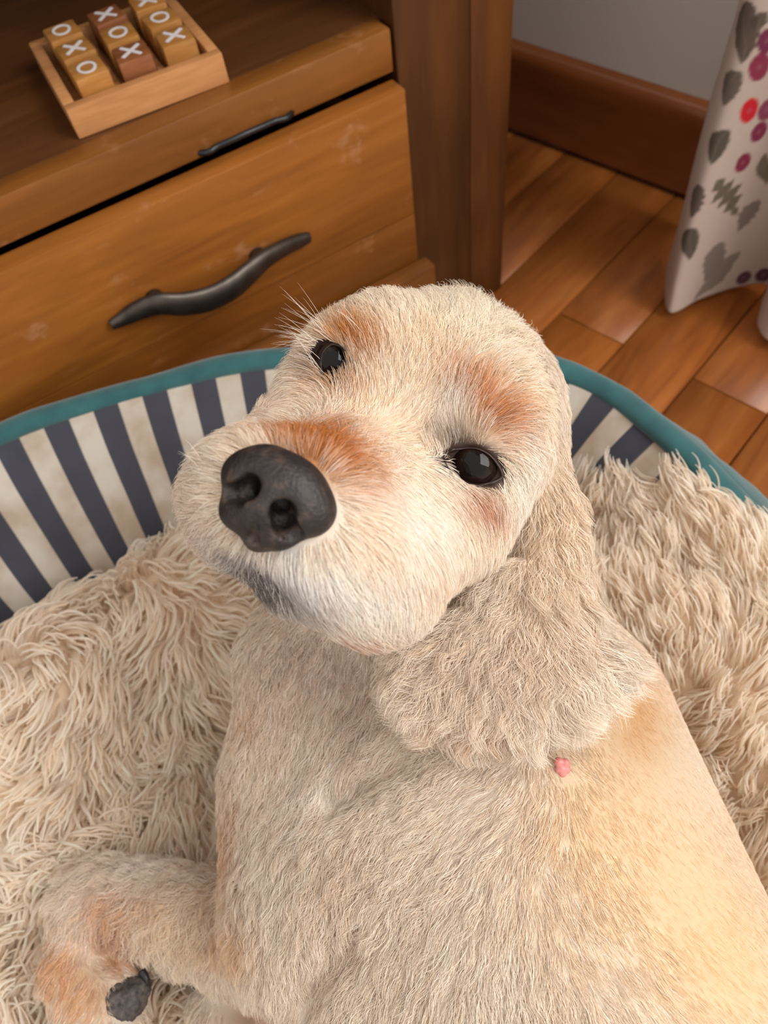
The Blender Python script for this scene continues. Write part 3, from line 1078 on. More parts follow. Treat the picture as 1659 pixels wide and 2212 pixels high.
# flow: (u, v, du, dv, length mm, lift, wave mm)
FLOW = {
    0: [(600, 940, -.2, -1, 7, .6, 0), (690, 950, .3, -1, 8, .5, 0), (760, 1010, .9, -.45, 8, .45, 0), (800, 1080, 1, 0, 8, .4, 0), (740, 900, .3, -.9, 8, .5, 0),
        (860, 960, .9, -.5, 7, .4, 0), (900, 880, .6, -.9, 7, .4, .2), (850, 820, 0, -1, 7, .5, .3), (930, 760, .2, -1, 10, .4, .8), (770, 800, -.2, -1, 7, .5, 0),
        (780, 720, -.5, -.9, 8, .5, .2), (700, 740, -.9, -.5, 11, .7, .2), (640, 760, -1, -.2, 12, .7, .2), (680, 830, -1, -.5, 9, .6, 0), (620, 850, -.5, .9, 6, .4, 0),
        (560, 920, -.7, -.7, 9, .6, 0), (480, 960, -.9, -.4, 9, .6, 0), (420, 1060, -1, -.1, 9, .6, 0), (420, 1160, -.8, .5, 8, .5, 0),
        (470, 1190, -.6, .8, 8, .5, 0), (560, 1230, -.2, 1, 9, .5, 0), (650, 1220, .15, 1, 10, .5, 0), (740, 1170, .5, .9, 9, .5, 0), (760, 1110, .9, .5, 8, .45, 0),
        (560, 1320, -.4, 1, 8, .5, 0), (700, 1330, .2, 1, 9, .5, 0), (800, 1300, .4, 1, 9, .5, 0), (860, 1210, .6, .8, 9, .4, 0), (900, 1100, .8, .6, 8, .4, 0),
        (950, 1020, .6, .8, 7, .4, 0), (980, 1100, .2, 1, 8, .4, 0), (1060, 1090, .1, 1, 9, .4, 0), (1000, 1200, .2, 1, 9, .4, .2), (920, 1260, .4, 1, 9, .4, 0),
        (980, 940, -.2, -1, 8, .6, 0), (960, 970, -.5, -.9, 7, .6, 0), (1030, 930, .4, -.9, 9, .55, 0), (1090, 900, .9, -.2, 11, .5, 0), (1120, 960, .7, .7, 13, .5, .2), (1110, 1050, .2, 1, 13, .4, .2),
        (1040, 850, .4, -.9, 9, .5, .3), (1130, 820, .8, .3, 13, .35, 1.0), (1180, 900, .4, 1, 10, .3, .6), (1000, 700, .3, -1, 14, .5, 1.2), (1100, 740, .8, -.4, 15, .5, 1.4),
        (900, 670, -.3, -1, 10, .5, .5), (1160, 1000, .1, 1, 10, .3, .5), (1000, 630, .3, -1, 15, .6, 1.4)],
    1: [(560, 1450, -.3, 1, 11, .35, .8), (700, 1450, -.2, 1, 11, .35, .8), (530, 1700, -.1, 1, 14, .35, 1.0), (640, 1650, -.2, 1, 14, .35, 1.2), (740, 1650, -.5, .9, 16, .4, 1.2),
        (860, 1640, -.8, .6, 13, .3, .8), (700, 1850, -.2, 1, 15, .35, 1.4), (600, 1900, .1, 1, 15, .35, 1.2), (600, 2050, .2, 1, 14, .35, 1.0),
        (820, 1820, -.7, .7, 14, .35, 1.6), (900, 1720, -.8, .5, 13, .3, 1.0), (1050, 1700, -.9, .4, 11, .25, .4), (1000, 1850, -.7, .8, 15, .3, .8), (1150, 1760, -.5, .9, 13, .28, .5),
        (1100, 1950, -.3, 1, 15, .3, .8), (950, 2050, -.5, 1, 16, .3, 1.0), (800, 2100, -.5, .9, 14, .3, 1.0), (1090, 2120, .1, 1, 17, .35, 1.0), (1200, 1900, .3, 1, 10, .22, .3),
        (1300, 1750, .5, 1, 6, .28, 0), (1400, 1650, .5, 1, 5, .28, 0), (1320, 1560, .2, 1, 5, .28, 0), (1450, 1900, .6, .9, 5.5, .28, 0), (1300, 2050, .5, 1, 8, .25, .2), (1550, 2100, .6, .8, 6, .28, 0),
        (1230, 1620, .3, .8, 8, .25, .2), (420, 1890, -.7, .8, 15, .5, 2.0), (420, 2030, .1, 1, 15, .5, 1.8), (340, 1940, -.2, 1, 15, .5, 2.2), (280, 1880, -.9, .5, 16, .5, 2.4), (270, 1990, -.7, .9, 15, .5, 2.2), (500, 1960, .3, 1, 15, .5, 2.0),
        (160, 1920, -.7, .8, 13, .4, 1.2), (110, 2050, -.4, 1, 11, .35, .6), (170, 2150, -.2, 1, 7, .3, .2), (250, 2080, .6, .6, 7, .4, .3), (520, 2100, -.2, 1, 13, .4, .6), (540, 2200, .2, 1, 5, .25, 0)],
    2: [(1190, 1000, .3, 1, 16, .35, 1.1), (1240, 1080, .3, 1, 18, .35, 1.8), (1160, 1100, -.1, 1, 17, .35, 1.5), (1200, 1220, -.1, 1, 20, .35, 2.0), (1270, 1250, .3, 1, 20, .4, 2.0),
        (1080, 1260, -.7, .8, 16, .5, 1.3), (1150, 1340, -.3, 1, 18, .35, 2.0), (1050, 1360, -.7, .7, 17, .35, 1.8), (930, 1370, -1, .3, 17, .4, 1.8), (870, 1470, -1, .3, 17, .45, 2.0),
        (900, 1560, -.6, .9, 18, .45, 2.0), (1000, 1460, -.6, .8, 17, .35, 2.0), (1000, 1590, -.1, 1, 18, .45, 2.0), (1130, 1480, -.1, 1, 18, .35, 2.0), (1150, 1570, .2, 1, 18, .45, 2.0),
        (1260, 1480, .6, .9, 20, .45, 2.2), (1330, 1440, .9, .4, 20, .5, 2.0), (1280, 1360, .5, .9, 18, .4, 2.0), (1300, 1520, .6, .8, 18, .5, 2.0)],
}


def flow(uv, reg):
    out = np.zeros((len(uv), 5))
    for r in (0, 1, 2):
        k = np.where(reg == r)[0]
        if len(k) == 0:
            continue
        F = np.array(FLOW[r], float)
        F[:, 2:4] /= np.linalg.norm(F[:, 2:4], axis=1)[:, None]
        for c0 in range(0, len(k), 60000):
            kk = k[c0:c0 + 60000]
            d2 = ((uv[kk][:, None, :] - F[None, :, :2]) ** 2).sum(-1)
            w = 1.0 / (d2 + 25.0 ** 2) ** 1.6
            w /= w.sum(1)[:, None]
            out[kk] = w @ F[:, 2:7]
    return out


def norm(v):
    return v / np.maximum(np.linalg.norm(v, axis=-1, keepdims=True), 1e-9)


tri = np.zeros(len(me.polygons) * 4, np.int32); me.polygons.foreach_get('vertices', tri)
quad = tri.reshape(-1, 4)
bc = bv                                        # camera-space vertices
nrm_c = norm(bn @ ROT)                         # camera-space normals
uv_v = project(bc)
reg_v = region(bc)
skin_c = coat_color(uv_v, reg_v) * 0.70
for key, (au, av, ra_, rb_, ang) in ALM.items():
    t_ = math.radians(ang)
    x, y = uv_v[:, 0] - au, uv_v[:, 1] - av
    e = np.sqrt(((x * math.cos(t_) + y * math.sin(t_)) / (ra_ * 1.25)) ** 2 + ((-x * math.sin(t_) + y * math.cos(t_)) / (rb_ * 1.25)) ** 2)
    w = np.clip(1.5 - e, 0, .5) * 2 * (reg_v == 0)
    skin_c = skin_c * (1 - w[:, None]) + np.array(s2l((58, 40, 34))) * w[:, None]
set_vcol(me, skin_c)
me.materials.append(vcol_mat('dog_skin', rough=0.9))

qa = np.linalg.norm(np.cross(bc[quad[:, 2]] - bc[quad[:, 0]], bc[quad[:, 3]] - bc[quad[:, 1]]), axis=1) * .5
qc, qn = bc[quad].mean(1), norm(nrm_c[quad].mean(1))
facing = -(qn * norm(qc)).sum(1)
quv = project(qc)
inframe = (quv[:, 0] > -150) & (quv[:, 0] < W_PX + 150) & (quv[:, 1] > -100) & (quv[:, 1] < H_PX + 150)
qreg = region(qc)
dens = np.where(facing > -0.25, 1.0, 0.12) * np.where(inframe, 1.0, 0.06)
dens *= (0.27 / qc[:, 2]) ** 2 * np.where(qreg == 0, 1.15, 1.0)
wgt = qa * dens


def sample(n, weight):
    f = rng.choice(len(quad), n, p=weight / weight.sum())
    a, b = rng.random(n)[:, None], rng.random(n)[:, None]
    q = quad[f]
    def it(X):
        return X[q[:, 0]] * (1 - a) * (1 - b) + X[q[:, 1]] * a * (1 - b) + X[q[:, 2]] * a * b + X[q[:, 3]] * (1 - a) * b
    return it(bc), norm(it(nrm_c))


KP = 6
SV = np.linspace(0, 1, KP)


def lines(P, N, D, L, lift, wave, ph, freq=1.6):
    """strand polylines in camera space: rise along the normal, then lie along the flow"""
    T = np.stack([D[:, 0], D[:, 1], np.zeros(len(D))], 1)
    T = norm(T - (T * N).sum(1)[:, None] * N)
    B = np.cross(N, T)
    pts = np.zeros((len(P), KP, 3))
    cur = P - N * 0.0008
    pts[:, 0] = cur
    for j in range(1, KP):
        s = (j - .5) / (KP - 1)
        d = norm(T + N * (lift * (1.25 - 1.35 * s))[:, None])
        cur = cur + d * (L / (KP - 1))[:, None]
        pts[:, j] = cur
    amp = wave[:, None] * SV[None] ** .7
    arg = 2 * math.pi * freq * SV[None] + ph[:, None]
    off = amp * (np.sin(arg) - np.sin(ph)[:, None])
    off2 = amp * .6 * (np.cos(arg) - np.cos(ph)[:, None])
    return pts + off[..., None] * B[:, None] + off2[..., None] * N[:, None]


def curves_object(name, pts, radius, colors, mat, parent=None, origin=np.zeros(3), taper=0.25):
    n, k = pts.shape[:2]
    cu = bpy.data.hair_curves.new(name)
    cu.add_curves([k] * n)
    cu.attributes['position'].data.foreach_set('vector', (pts - origin).astype(np.float32).ravel())
    ra = cu.attributes.get('radius') or cu.attributes.new('radius', 'FLOAT', 'POINT')
    prof = 1 - (1 - taper) * np.linspace(0, 1, k) ** 1.6
    ra.data.foreach_set('value', (np.asarray(radius).reshape(-1, 1) * prof[None]).astype(np.float32).ravel())
    ca = cu.attributes.new('hair_color', 'FLOAT_COLOR', 'CURVE')
    c = np.ones((n, 4), np.float32); c[:, :3] = colors
    ca.data.foreach_set('color', c.ravel())
    cu.materials.append(mat)
    o = bpy.data.objects.new(name, cu)
    COL.objects.link(o)
    if parent is not None:
        o.parent = parent
    return o


def nearest(src, guides):
    kd = KDTree(len(guides))
    for i, g in enumerate(guides):
        kd.insert(g, i)
    kd.balance()
    return np.array([kd.find(p)[1] for p in src], np.int32)


N_HAIR = 230000
P, N = sample(N_HAIR, wgt)
keep = np.ones(len(P), bool)
EXCL = []
# --- eyes: glossy dark ball, iris and pupil, dark lid rim
m = NT('eye_surface')
at = m.n('ShaderNodeAttribute', attribute_name='col')
m.l(at.outputs['Color'], m.b.inputs['Base Color'])
m.b.inputs['Roughness'].default_value = 0.05
m.b.inputs['Specular IOR Level'].default_value = 0.22
M_EYE = m.m
M_LID = wood_mat('eyelid_skin', (34, 22, 18), (52, 34, 28), (72, 48, 38), scale=60, stretch=1, rough=0.45, blotch=0)


def on_ball(c, r, u, v):
    """where the sight line through (u, v) meets the ball"""
    d = norm(np.array([(u - CU) / FPX, (v - CV) / FPX, 1.0]))
    b = d @ c
    q = b * b - (c @ c - r * r)
    if q < 0:
        p = d * b
        return c + norm(p - c) * r
    return d * (b - math.sqrt(q))


for key, (au, av, ra_, rb_, ang) in ALM.items():
    c = EYES[key]
    look = norm(norm(-c) + np.array([0.02, -0.06, 0]))
    bm = bmesh.new()
    bmesh.ops.create_uvsphere(bm, u_segments=48, v_segments=32, radius=EYE_R)
    me_e = bpy.data.meshes.new('eye'); bm.to_mesh(me_e); bm.free()
    me_e.polygons.foreach_set('use_smooth', [True] * len(me_e.polygons))
    co = np.zeros(len(me_e.vertices) * 3); me_e.vertices.foreach_get('co', co); co = co.reshape(-1, 3)
    lw = ROT @ look
    a = np.degrees(np.arccos(np.clip(norm(co) @ lw, -1, 1)))
    cols = np.where(a[:, None] < 24, np.array(s2l((10, 9, 10))), np.where(a[:, None] < 44, np.array(s2l((30, 18, 13))), np.array(s2l((34, 24, 20)))))
    # the cornea bulges slightly
    co *= (1 + 0.05 * np.clip(1 - (a / 46.0) ** 2, 0, 1))[:, None]
    me_e.vertices.foreach_set('co', co.ravel()); me_e.update()
    set_vcol(me_e, cols)
    eo = link('eye', me_e, M_EYE, dog)
    eo.location = Vector(cam2world(c) - dog_loc)
    n = 40
    loop = []
    t_ = math.radians(ang)
    for k in range(n):
        w = 2 * math.pi * k / n
        cw, sw = math.cos(w), math.sin(w)
        px_, py_ = ra_ * cw, rb_ * np.sign(sw) * abs(sw) ** (1.5 if key == 'L' else 1.1)
        loop.append((au + px_ * math.cos(t_) - py_ * math.sin(t_), av + px_ * math.sin(t_) + py_ * math.cos(t_)))
    ring_ = np.array([on_ball(c, EYE_R + 0.0004, *p) for p in loop])
    outer_ = np.array([on_ball(c, EYE_R + 0.0014, au + (p[0] - au) * 1.22, av + (p[1] - av) * 1.25) for p in loop])
    skin_ = np.array([surf(body, au + (p[0] - au) * 1.18, av + (p[1] - av) * 1.18) for p in loop])
    rows = [ring_, ring_ * .75 + skin_ * .25 - norm(c) * .0011, ring_ * .45 + skin_ * .55 - norm(c) * .0010, skin_ - norm(c) * .0004, skin_ + norm(c) * .002]
    vs = np.concatenate(rows)
    nr = len(rows)
    fs = [(i * n + k, i * n + (k + 1) % n, (i + 1) * n + (k + 1) % n, (i + 1) * n + k) for i in range(nr - 1) for k in range(n)]
    lid = link('eyelid', from_arrays('eyelid', cam2world(vs) - dog_loc, fs), M_LID, dog)
    tag(lid, 'dark brown eyelid rim')
    q = project(P)
    x, y = q[:, 0] - au, q[:, 1] - av
    e = ((x * math.cos(t_) + y * math.sin(t_)) / (ra_ * 1.06)) ** 2 + ((-x * math.sin(t_) + y * math.cos(t_)) / (rb_ * 1.06)) ** 2
    keep &= ~((e < 1) & (np.linalg.norm(P - c, axis=1) < 0.022))

# --- nose leather
NC = surf(fh, 604, 1072)
print('nose', NC)
nd0 = NC[2] - 0.0035
nf_ = Field(NC - 0.026, NC + 0.026, 0.0006)


def npx(u, v, dd):
    return px_depth(u, v, nd0 + dd * .001)


nf_.ell(npx(602, 1070, 4), (.0118, .0098, .0105), np.array([[.85, -.5, 0], [.5, .85, 0], [0, 0, 1.0]]), 0.005)
nf_.sph(npx(530, 1026, 3.0), .0062, 0.005)
nf_.sph(npx(672, 1104, 1.5), .0066, 0.005)
nf_.sph(npx(580, 1014, 1.0), .0056, 0.006)
nf_.sph(npx(640, 1050, 0.6), .0060, 0.006)
nf_.sph(npx(566, 1096, .3), .0056, 0.006)
nf_.cap(npx(560, 1120, 1.5), npx(558, 1160, 4), .0044, .0040, 0.004)
nf_.sph(npx(606, 1150, 3), .0046, 0.004)
nf_.sph(npx(512, 1105, 4), .0046, 0.005)
# nostrils: round hole with a slit sweeping outwards, and the groove below
def slit(pts_, sink=.0012):
    base_ = [(surf(nf_, u, v, NC[2] - .03, NC[2] + .03), r) for u, v, r in pts_]
    for (p0, r0), (p1, r1) in zip(base_[:-1], base_[1:]):
        nf_.cap(p0 + norm(p0) * sink * .0, p1, r0, r1, 0.0012, 'sub')


for hole in ((533, 1050), (611, 1108)):
    p0 = surf(nf_, *hole, NC[2] - .03, NC[2] + .03)
    nf_.cap(p0, p0 * .45 + (NC + norm(NC) * .0045) * .55, .0034, .0026, .0016, 'sub')
slit([(528, 1062, .0032), (510, 1068, .0028), (494, 1066, .0022), (474, 1060, .0014)])
slit([(610, 1120, .0034), (618, 1140, .0030), (634, 1158, .0024), (656, 1174, .0014)])
slit([(556, 1120, .0003), (550, 1140, .0008), (543, 1165, .0013), (537, 1190, .0015)])
nv, nq = nf_.mesh()
nw_ = cam2world(nv)
me_n = bpy.data.meshes.new('nose')
me_n.from_pydata((nw_ - dog_loc).tolist(), [], nq.tolist())
me_n.polygons.foreach_set('use_smooth', [True] * len(me_n.polygons))
m = NT('nose_leather')
tc = m.n('ShaderNodeTexCoord')
vo = m.n('ShaderNodeTexVoronoi'); vo.inputs['Scale'].default_value = 900
nz = m.n('ShaderNodeTexNoise'); nz.inputs['Scale'].default_value = 260; nz.inputs['Detail'].default_value = 5
m.l(tc.outputs['Object'], vo.inputs['Vector']); m.l(tc.outputs['Object'], nz.inputs['Vector'])
m.l(m.ramp(nz.outputs[0], [(0.3, lin4((20, 15, 14))), (0.55, lin4((36, 28, 26))), (0.75, lin4((74, 56, 48)))]), m.b.inputs['Base Color'])
m.b.inputs['Roughness'].default_value = 0.55
m.bump(vo.outputs['Distance'], 0.35, 0.0005)
tag(link('nose', me_n, m.m, dog), 'dark grey-brown leathery nose')
inb = np.all(np.abs(P - NC) < 0.025, axis=1)
dn = np.full(len(P), 1.0); dn[inb] = nf_.at(P[inb])
keep &= dn > -0.0002

# --- black pad and claw on the tucked paw, small pink growth on the shoulder
pp = surf(fb, 266, 2160)
pf = Field(pp - .025, pp + .025, .0009)
pf.ell(px_depth(262, 2168, pp[2] + .003), (.0105, .0100, .0085), k=.004)
pf.sph(px_depth(246, 2190, pp[2] + .003), .0075, .004)
pf.sph(px_depth(300, 2140, pp[2] + .005), .0062, .004)
qv, qq = pf.mesh()
qv = qv + norm(qv - pp - np.array([0, 0, .003])) * np.array([pnoise(Vector(v * 260)) * .0016 + pnoise(Vector(v * 700)) * .0006 for v in qv])[:, None]
m = NT('paw_pad_skin')
tc = m.n('ShaderNodeTexCoord'); nz = m.n('ShaderNodeTexNoise'); nz.inputs['Scale'].default_value = 400; nz.inputs['Detail'].default_value = 4
m.l(tc.outputs['Object'], nz.inputs['Vector'])
m.l(m.ramp(nz.outputs[0], [(0.3, lin4((46, 42, 42))), (0.7, lin4((92, 84, 80)))]), m.b.inputs['Base Color'])
m.b.inputs['Roughness'].default_value = 0.7
m.bump(nz.outputs[0], 0.5, 0.001)
tag(link('paw_pad', from_arrays('paw_pad', cam2world(qv) - dog_loc, qq.tolist()), m.m, dog), 'black leathery paw pad')
kp_ = pf.at(P); inb = np.all(np.abs(P - pp) < .024, axis=1)
keep &= ~(inb & (kp_ < -0.0012))
cl0 = px_depth(306, 2098, pp[2] + .006); cl1 = px_depth(318, 2118, pp[2] + .004); cl2 = px_depth(316, 2140, pp[2] + .006)
vs, fs = tube_arrays(cam2world(catmull([cl0, cl1, cl2], 5)) - dog_loc, np.linspace(.0022, .0006, 11), 8)
tag(link('claw', from_arrays('claw', vs, fs), M_BLACK, dog), 'dark claw')

wp = surf(fb, 1215, 1660)
M_PINK = NT('growth_skin')
M_PINK.b.inputs['Base Color'].default_value = lin4((206, 130, 124))
M_PINK.b.inputs['Roughness'].default_value = 0.35
M_PINK.b.inputs['Subsurface Weight'].default_value = 0.2
M_PINK.b.inputs['Subsurface Scale'].default_value = 0.002
wf_ = Field(wp - .008, wp + .008, .0004)
for du, dv, r in ((-8, -12, .0018), (6, -10, .0017), (-2, 2, .0018), (9, 4, .0015), (0, 12, .0016), (-9, 4, .0013)):
    wf_.sph(px_depth(1215 + du, 1658 + dv, wp[2] - .0012), r, .0006)
qv, qq = wf_.mesh()
tag(link('skin_growth', from_arrays('skin_growth', cam2world(qv) - dog_loc, qq.tolist()), M_PINK.m, dog), 'small pink growth on the shaved shoulder')
EXCL.append((wp, 0.0030))
for c, r in EXCL:
    keep &= np.linalg.norm(P - c, axis=1) > r
P, N = P[keep], N[keep]
uv, reg = project(P), region(P)
fl5 = flow(uv, reg)
col = coat_color(uv, reg)
clump_n = 9500
cw = np.where(reg == 0, 1.0, np.where(reg == 2, .35, .45)) * np.where(fl5[:, 2] < 7, 1.6, 1.0)
gi = rng.choice(len(P), clump_n, replace=False, p=cw / cw.sum())
gdir = fl5[gi, :2].copy()
ja = rng.normal(0, .20, clump_n)
gdir = np.stack([gdir[:, 0] * np.cos(ja) - gdir[:, 1] * np.sin(ja), gdir[:, 0] * np.sin(ja) + gdir[:, 1] * np.cos(ja)], 1)
gL = fl5[gi, 2] * .001 * rng.uniform(.85, 1.2, clump_n)
gph = rng.uniform(0, 6.28, clump_n)
glift = fl5[gi, 3] * rng.uniform(.7, 1.4, clump_n)
gw = fl5[gi, 4] * .001
GL = lines(P[gi], N[gi], gdir, gL, glift, gw, gph)
ci = nearest(P, P[gi])
jd = rng.normal(0, .22, len(P))
D = fl5[:, :2]
D = np.stack([D[:, 0] * np.cos(jd) - D[:, 1] * np.sin(jd), D[:, 0] * np.sin(jd) + D[:, 1] * np.cos(jd)], 1)
L = fl5[:, 2] * .001 * rng.uniform(.6, 1.15, len(P))
S = lines(P, N, D, L, fl5[:, 3] * rng.uniform(.6, 1.4, len(P)), fl5[:, 4] * .001, gph[ci] + rng.normal(0, .5, len(P)))
cl = np.where(reg == 2, .80, np.where(fl5[:, 4] > .3, .70, .38)) * np.where(fl5[:, 2] < 6, .3, 1.0)
S = S + (GL[ci] - S) * (cl * rng.uniform(.5, 1.0, len(P)))[:, None, None] * (SV[None, :, None] ** 1.1)
val = rng.normal(.98, 1.0, len(P)) * 0 + 1 + rng.normal(0, 1, len(P)) * np.where(fl5[:, 2] < 7, .07, .17) * np.clip(1 + rng.normal(0, 1.0, clump_n) * np.where(reg[gi] == 0, .08, .13), .93, 1.32)[ci]
# some white guard hairs and some darker ones
wh = rng.random(len(P)) < np.where(reg == 0, .26, .18)
sat_ = 1 - col.min(1) / col.max(1)
whk = (np.clip(1.15 - sat_, .18, .7) * np.where(fl5[:, 2] < 7, .5, 1))[:, None]
colr = col * np.clip(val, .6, 1.35)[:, None]
colr[wh] = colr[wh] * (1 - whk[wh]) + np.array(s2l((255, 250, 242))) * whk[wh]
rad = np.where(reg == 1, 1.05, .95) * .00012 * (P[:, 2] / .27) ** .6 * rng.uniform(.75, 1.25, len(P)) * np.where(fl5[:, 2] < 7, .8, 1.0)
lift_origin = np.array(dog.location)
curves_object('fur', cam2world(S.reshape(-1, 3)).reshape(S.shape), rad, np.clip(colr, 0.01, .95), M_FUR, dog, lift_origin)['kind'] = 'stuff'

# ------------------------------------------------------------------ whiskers and long brow hairs
wl = []
wr_ = np.random.default_rng(11)


def whisk(field, u, v, u1, v1, n, spread, dz=0.0):
    for _ in range(n):
        a = surf(field, u + wr_.normal(0, 9), v + wr_.normal(0, 9))
        b = px_depth(u1 + wr_.normal(0, spread), v1 + wr_.normal(0, spread), a[2] + dz + wr_.normal(0, .003))
        mid = (a + b) / 2 + np.array([0, -.0015, -.002]) * wr_.uniform(.2, 1.5)
        t = np.linspace(0, 1, KP)[:, None]
        wl.append((1 - t) ** 2 * a + 2 * t * (1 - t) * mid + t * t * b)


whisk(fh, 715, 730, 625, 655, 14, 24)
whisk(fh, 690, 745, 600, 735, 26, 26)
whisk(fh, 690, 800, 610, 730, 5, 24)
whisk(fh, 770, 715, 720, 660, 4, 20)
whisk(fh, 1125, 1060, 1125, 1185, 7, 22)
whisk(fh, 1085, 1140, 1050, 1235, 4, 14)
whisk(fh, 1120, 960, 1165, 1030, 5, 16)
whisk(fh, 455, 1080, 395, 1090, 6, 26)
whisk(fh, 450, 1000, 400, 985, 5, 22)
WL = np.array(wl)
curves_object('whiskers', cam2world(WL.reshape(-1, 3)).reshape(WL.shape), np.full(len(WL), .00008), np.tile(np.array(s2l((244, 234, 220))), (len(WL), 1)), M_FUR, dog, lift_origin, taper=.15)['kind'] = 'stuff'

# ------------------------------------------------------------------ plush cushion inside the bed
cpoly = catmull([(-.41, .0), (-.37, .18), (-.27, .285), (-.17, .316), (-.10, .326), (-.03, .326), (.06, .306), (.14, .252), (.200, .184), (.228, .152), (.248, .117), (.254, .06),
                 (.248, -.12), (.2, -.24), (0, -.27), (-.25, -.26), (-.38, -.16)], 10, closed=True)
gx = np.arange(-.42, .275, .005); gy = np.arange(-.285, .335, .005)
GX, GY = np.meshgrid(gx, gy, indexing='ij')
pts2 = np.stack([GX.ravel(), GY.ravel()], 1)


def inside_dist(q):
    d = np.full(len(q), 9.0); ins = np.zeros(len(q), bool)
    for a, b in zip(cpoly, np.roll(cpoly, -1, 0)):
        ab = b - a
        t = np.clip(((q - a) @ ab) / (ab @ ab), 0, 1)
        d = np.minimum(d, np.linalg.norm(q - a - t[:, None] * ab, axis=1))
        cr = (a[1] > q[:, 1]) != (b[1] > q[:, 1])
        with np.errstate(divide='ignore', invalid='ignore'):
            xi = (b[0] - a[0]) * (q[:, 1] - a[1]) / (b[1] - a[1]) + a[0]
        ins ^= cr & (q[:, 0] < xi)
    return np.where(ins, d, -d)


CELL = .005
dogmin = np.full((140, 140), 9.0)
ij = np.floor((body_w[:, :2] - np.array([-.45, -.35])) / CELL).astype(int)
okc = np.all((ij >= 0) & (ij < 140), axis=1)
np.minimum.at(dogmin, (ij[okc, 0], ij[okc, 1]), body_w[okc, 2])
for _ in range(2):
    dogmin = np.minimum.reduce([dogmin, np.roll(dogmin, 1, 0), np.roll(dogmin, -1, 0), np.roll(dogmin, 1, 1), np.roll(dogmin, -1, 1)])


def dog_above(q):
    i = np.clip(np.floor((q - np.array([-.45, -.35])) / CELL).astype(int), 0, 139)
    return dogmin[i[:, 0], i[:, 1]]


lv = np.zeros(len(lining.data.vertices) * 3); lining.data.vertices.foreach_get('co', lv); lv = lv.reshape(-1, 3)
linmax = np.zeros((140, 140))
ij = np.clip(np.floor((lv[:, :2] - np.array([-.45, -.35])) / CELL).astype(int), 0, 139)
np.maximum.at(linmax, (ij[:, 0], ij[:, 1]), lv[:, 2])
for _ in range(2):
    linmax = np.maximum.reduce([linmax, np.roll(linmax, 1, 0), np.roll(linmax, -1, 0), np.roll(linmax, 1, 1), np.roll(linmax, -1, 1)])


def lining_at(q):
    f = (q - np.array([-.45, -.35])) / CELL - .5
    i = np.clip(np.floor(f).astype(int), 0, 138)
    t = np.clip(f - i, 0, 1)
    g = linmax
    return ((g[i[:, 0], i[:, 1]] * (1 - t[:, 0]) + g[i[:, 0] + 1, i[:, 1]] * t[:, 0]) * (1 - t[:, 1])
            + (g[i[:, 0], i[:, 1] + 1] * (1 - t[:, 0]) + g[i[:, 0] + 1, i[:, 1] + 1] * t[:, 0]) * t[:, 1])


def plush_h(q):
    d = inside_dist(q)
    h = np.interp(d, [-.02, 0, .012, .03, .06, .09, .13, .2], [.05, .075, .110, .130, .126, .104, .088, .086])
    back = np.exp(-((q[:, 0] + .16) / .09) ** 2) * np.clip((q[:, 1] - .2) / .08, 0, 1)
    h = h + back * .010 * np.clip(d / .02, 0, 1)
    rs = 1 / (1 + np.exp(-(q[:, 0] - .135) / .016))
    h = h + rs * np.interp(d, [0, .02, .06, .12], [.020, .034, .030, .030])
    lump = np.array([pnoise(Vector((a * 17, b * 17, 1.3))) for a, b in q]) * .014 + np.array([pnoise(Vector((a * 38, b * 38, 4.1))) for a, b in q]) * .006
    h = h + lump * np.clip(d / .03, 0, 1)
    # hollow between the near fold and the chest
    h -= .026 * np.exp(-(((q[:, 0] + .072) / .035) ** 2 + ((q[:, 1] - .165) / .05) ** 2))
    h += .018 * np.exp(-(((q[:, 0] + .165) / .05) ** 2 + ((q[:, 1] - .185) / .035) ** 2))
    h -= .027 * np.exp(-(((q[:, 0] - .215) / .05) ** 2 + ((q[:, 1] - .17) / .03) ** 2))
    h = np.maximum(h, lining_at(q) + .006)
    h = np.maximum(np.minimum(h, dog_above(q) - .003), .042)
    return h, d


hh, dd = plush_h(pts2)
okv = dd > -.004
idx = -np.ones(len(pts2), int); idx[okv] = np.arange(okv.sum())
ny = len(gy)
I = idx.reshape(GX.shape)
fs = []
for i in range(len(gx) - 1):
    for j in range(ny - 1):
        q = (I[i, j], I[i + 1, j], I[i + 1, j + 1], I[i, j + 1])
        if min(q) >= 0:
            fs.append(q)
top = np.concatenate([pts2[okv], hh[okv][:, None]], 1)
bot = top.copy(); bot[:, 2] = np.minimum(top[:, 2] - .001, np.maximum(.036, lining_at(pts2[okv]) + .003))
nt_ = len(top)
edge = {}
for q in fs:
    for a, b in zip(q, q[1:] + q[:1]):
        edge[(a, b)] = 1
sides = [(b, a, a + nt_, b + nt_) for (a, b) in edge if (b, a) not in edge]
vs = np.concatenate([top, bot])
cush_o = np.array([-.08, .05, .036])
me_c = from_arrays('plush_cushion', vs - cush_o, fs + sides + [tuple(x + nt_ for x in reversed(q)) for q in fs])
M_BACK = flat_mat('plush_backing', (222, 200, 176), 0.95)
cush = link('plush_cushion', me_c, M_BACK)
cush.location = Vector(cush_o)
tag(cush, 'cream shaggy long-pile plush cushion under the dog in the bed', 'cushion')

pr = np.random.default_rng(21)
NT_ = 36000
q = np.stack([pr.uniform(-.42, .27, NT_ * 4), pr.uniform(-.28, .33, NT_ * 4)], 1)
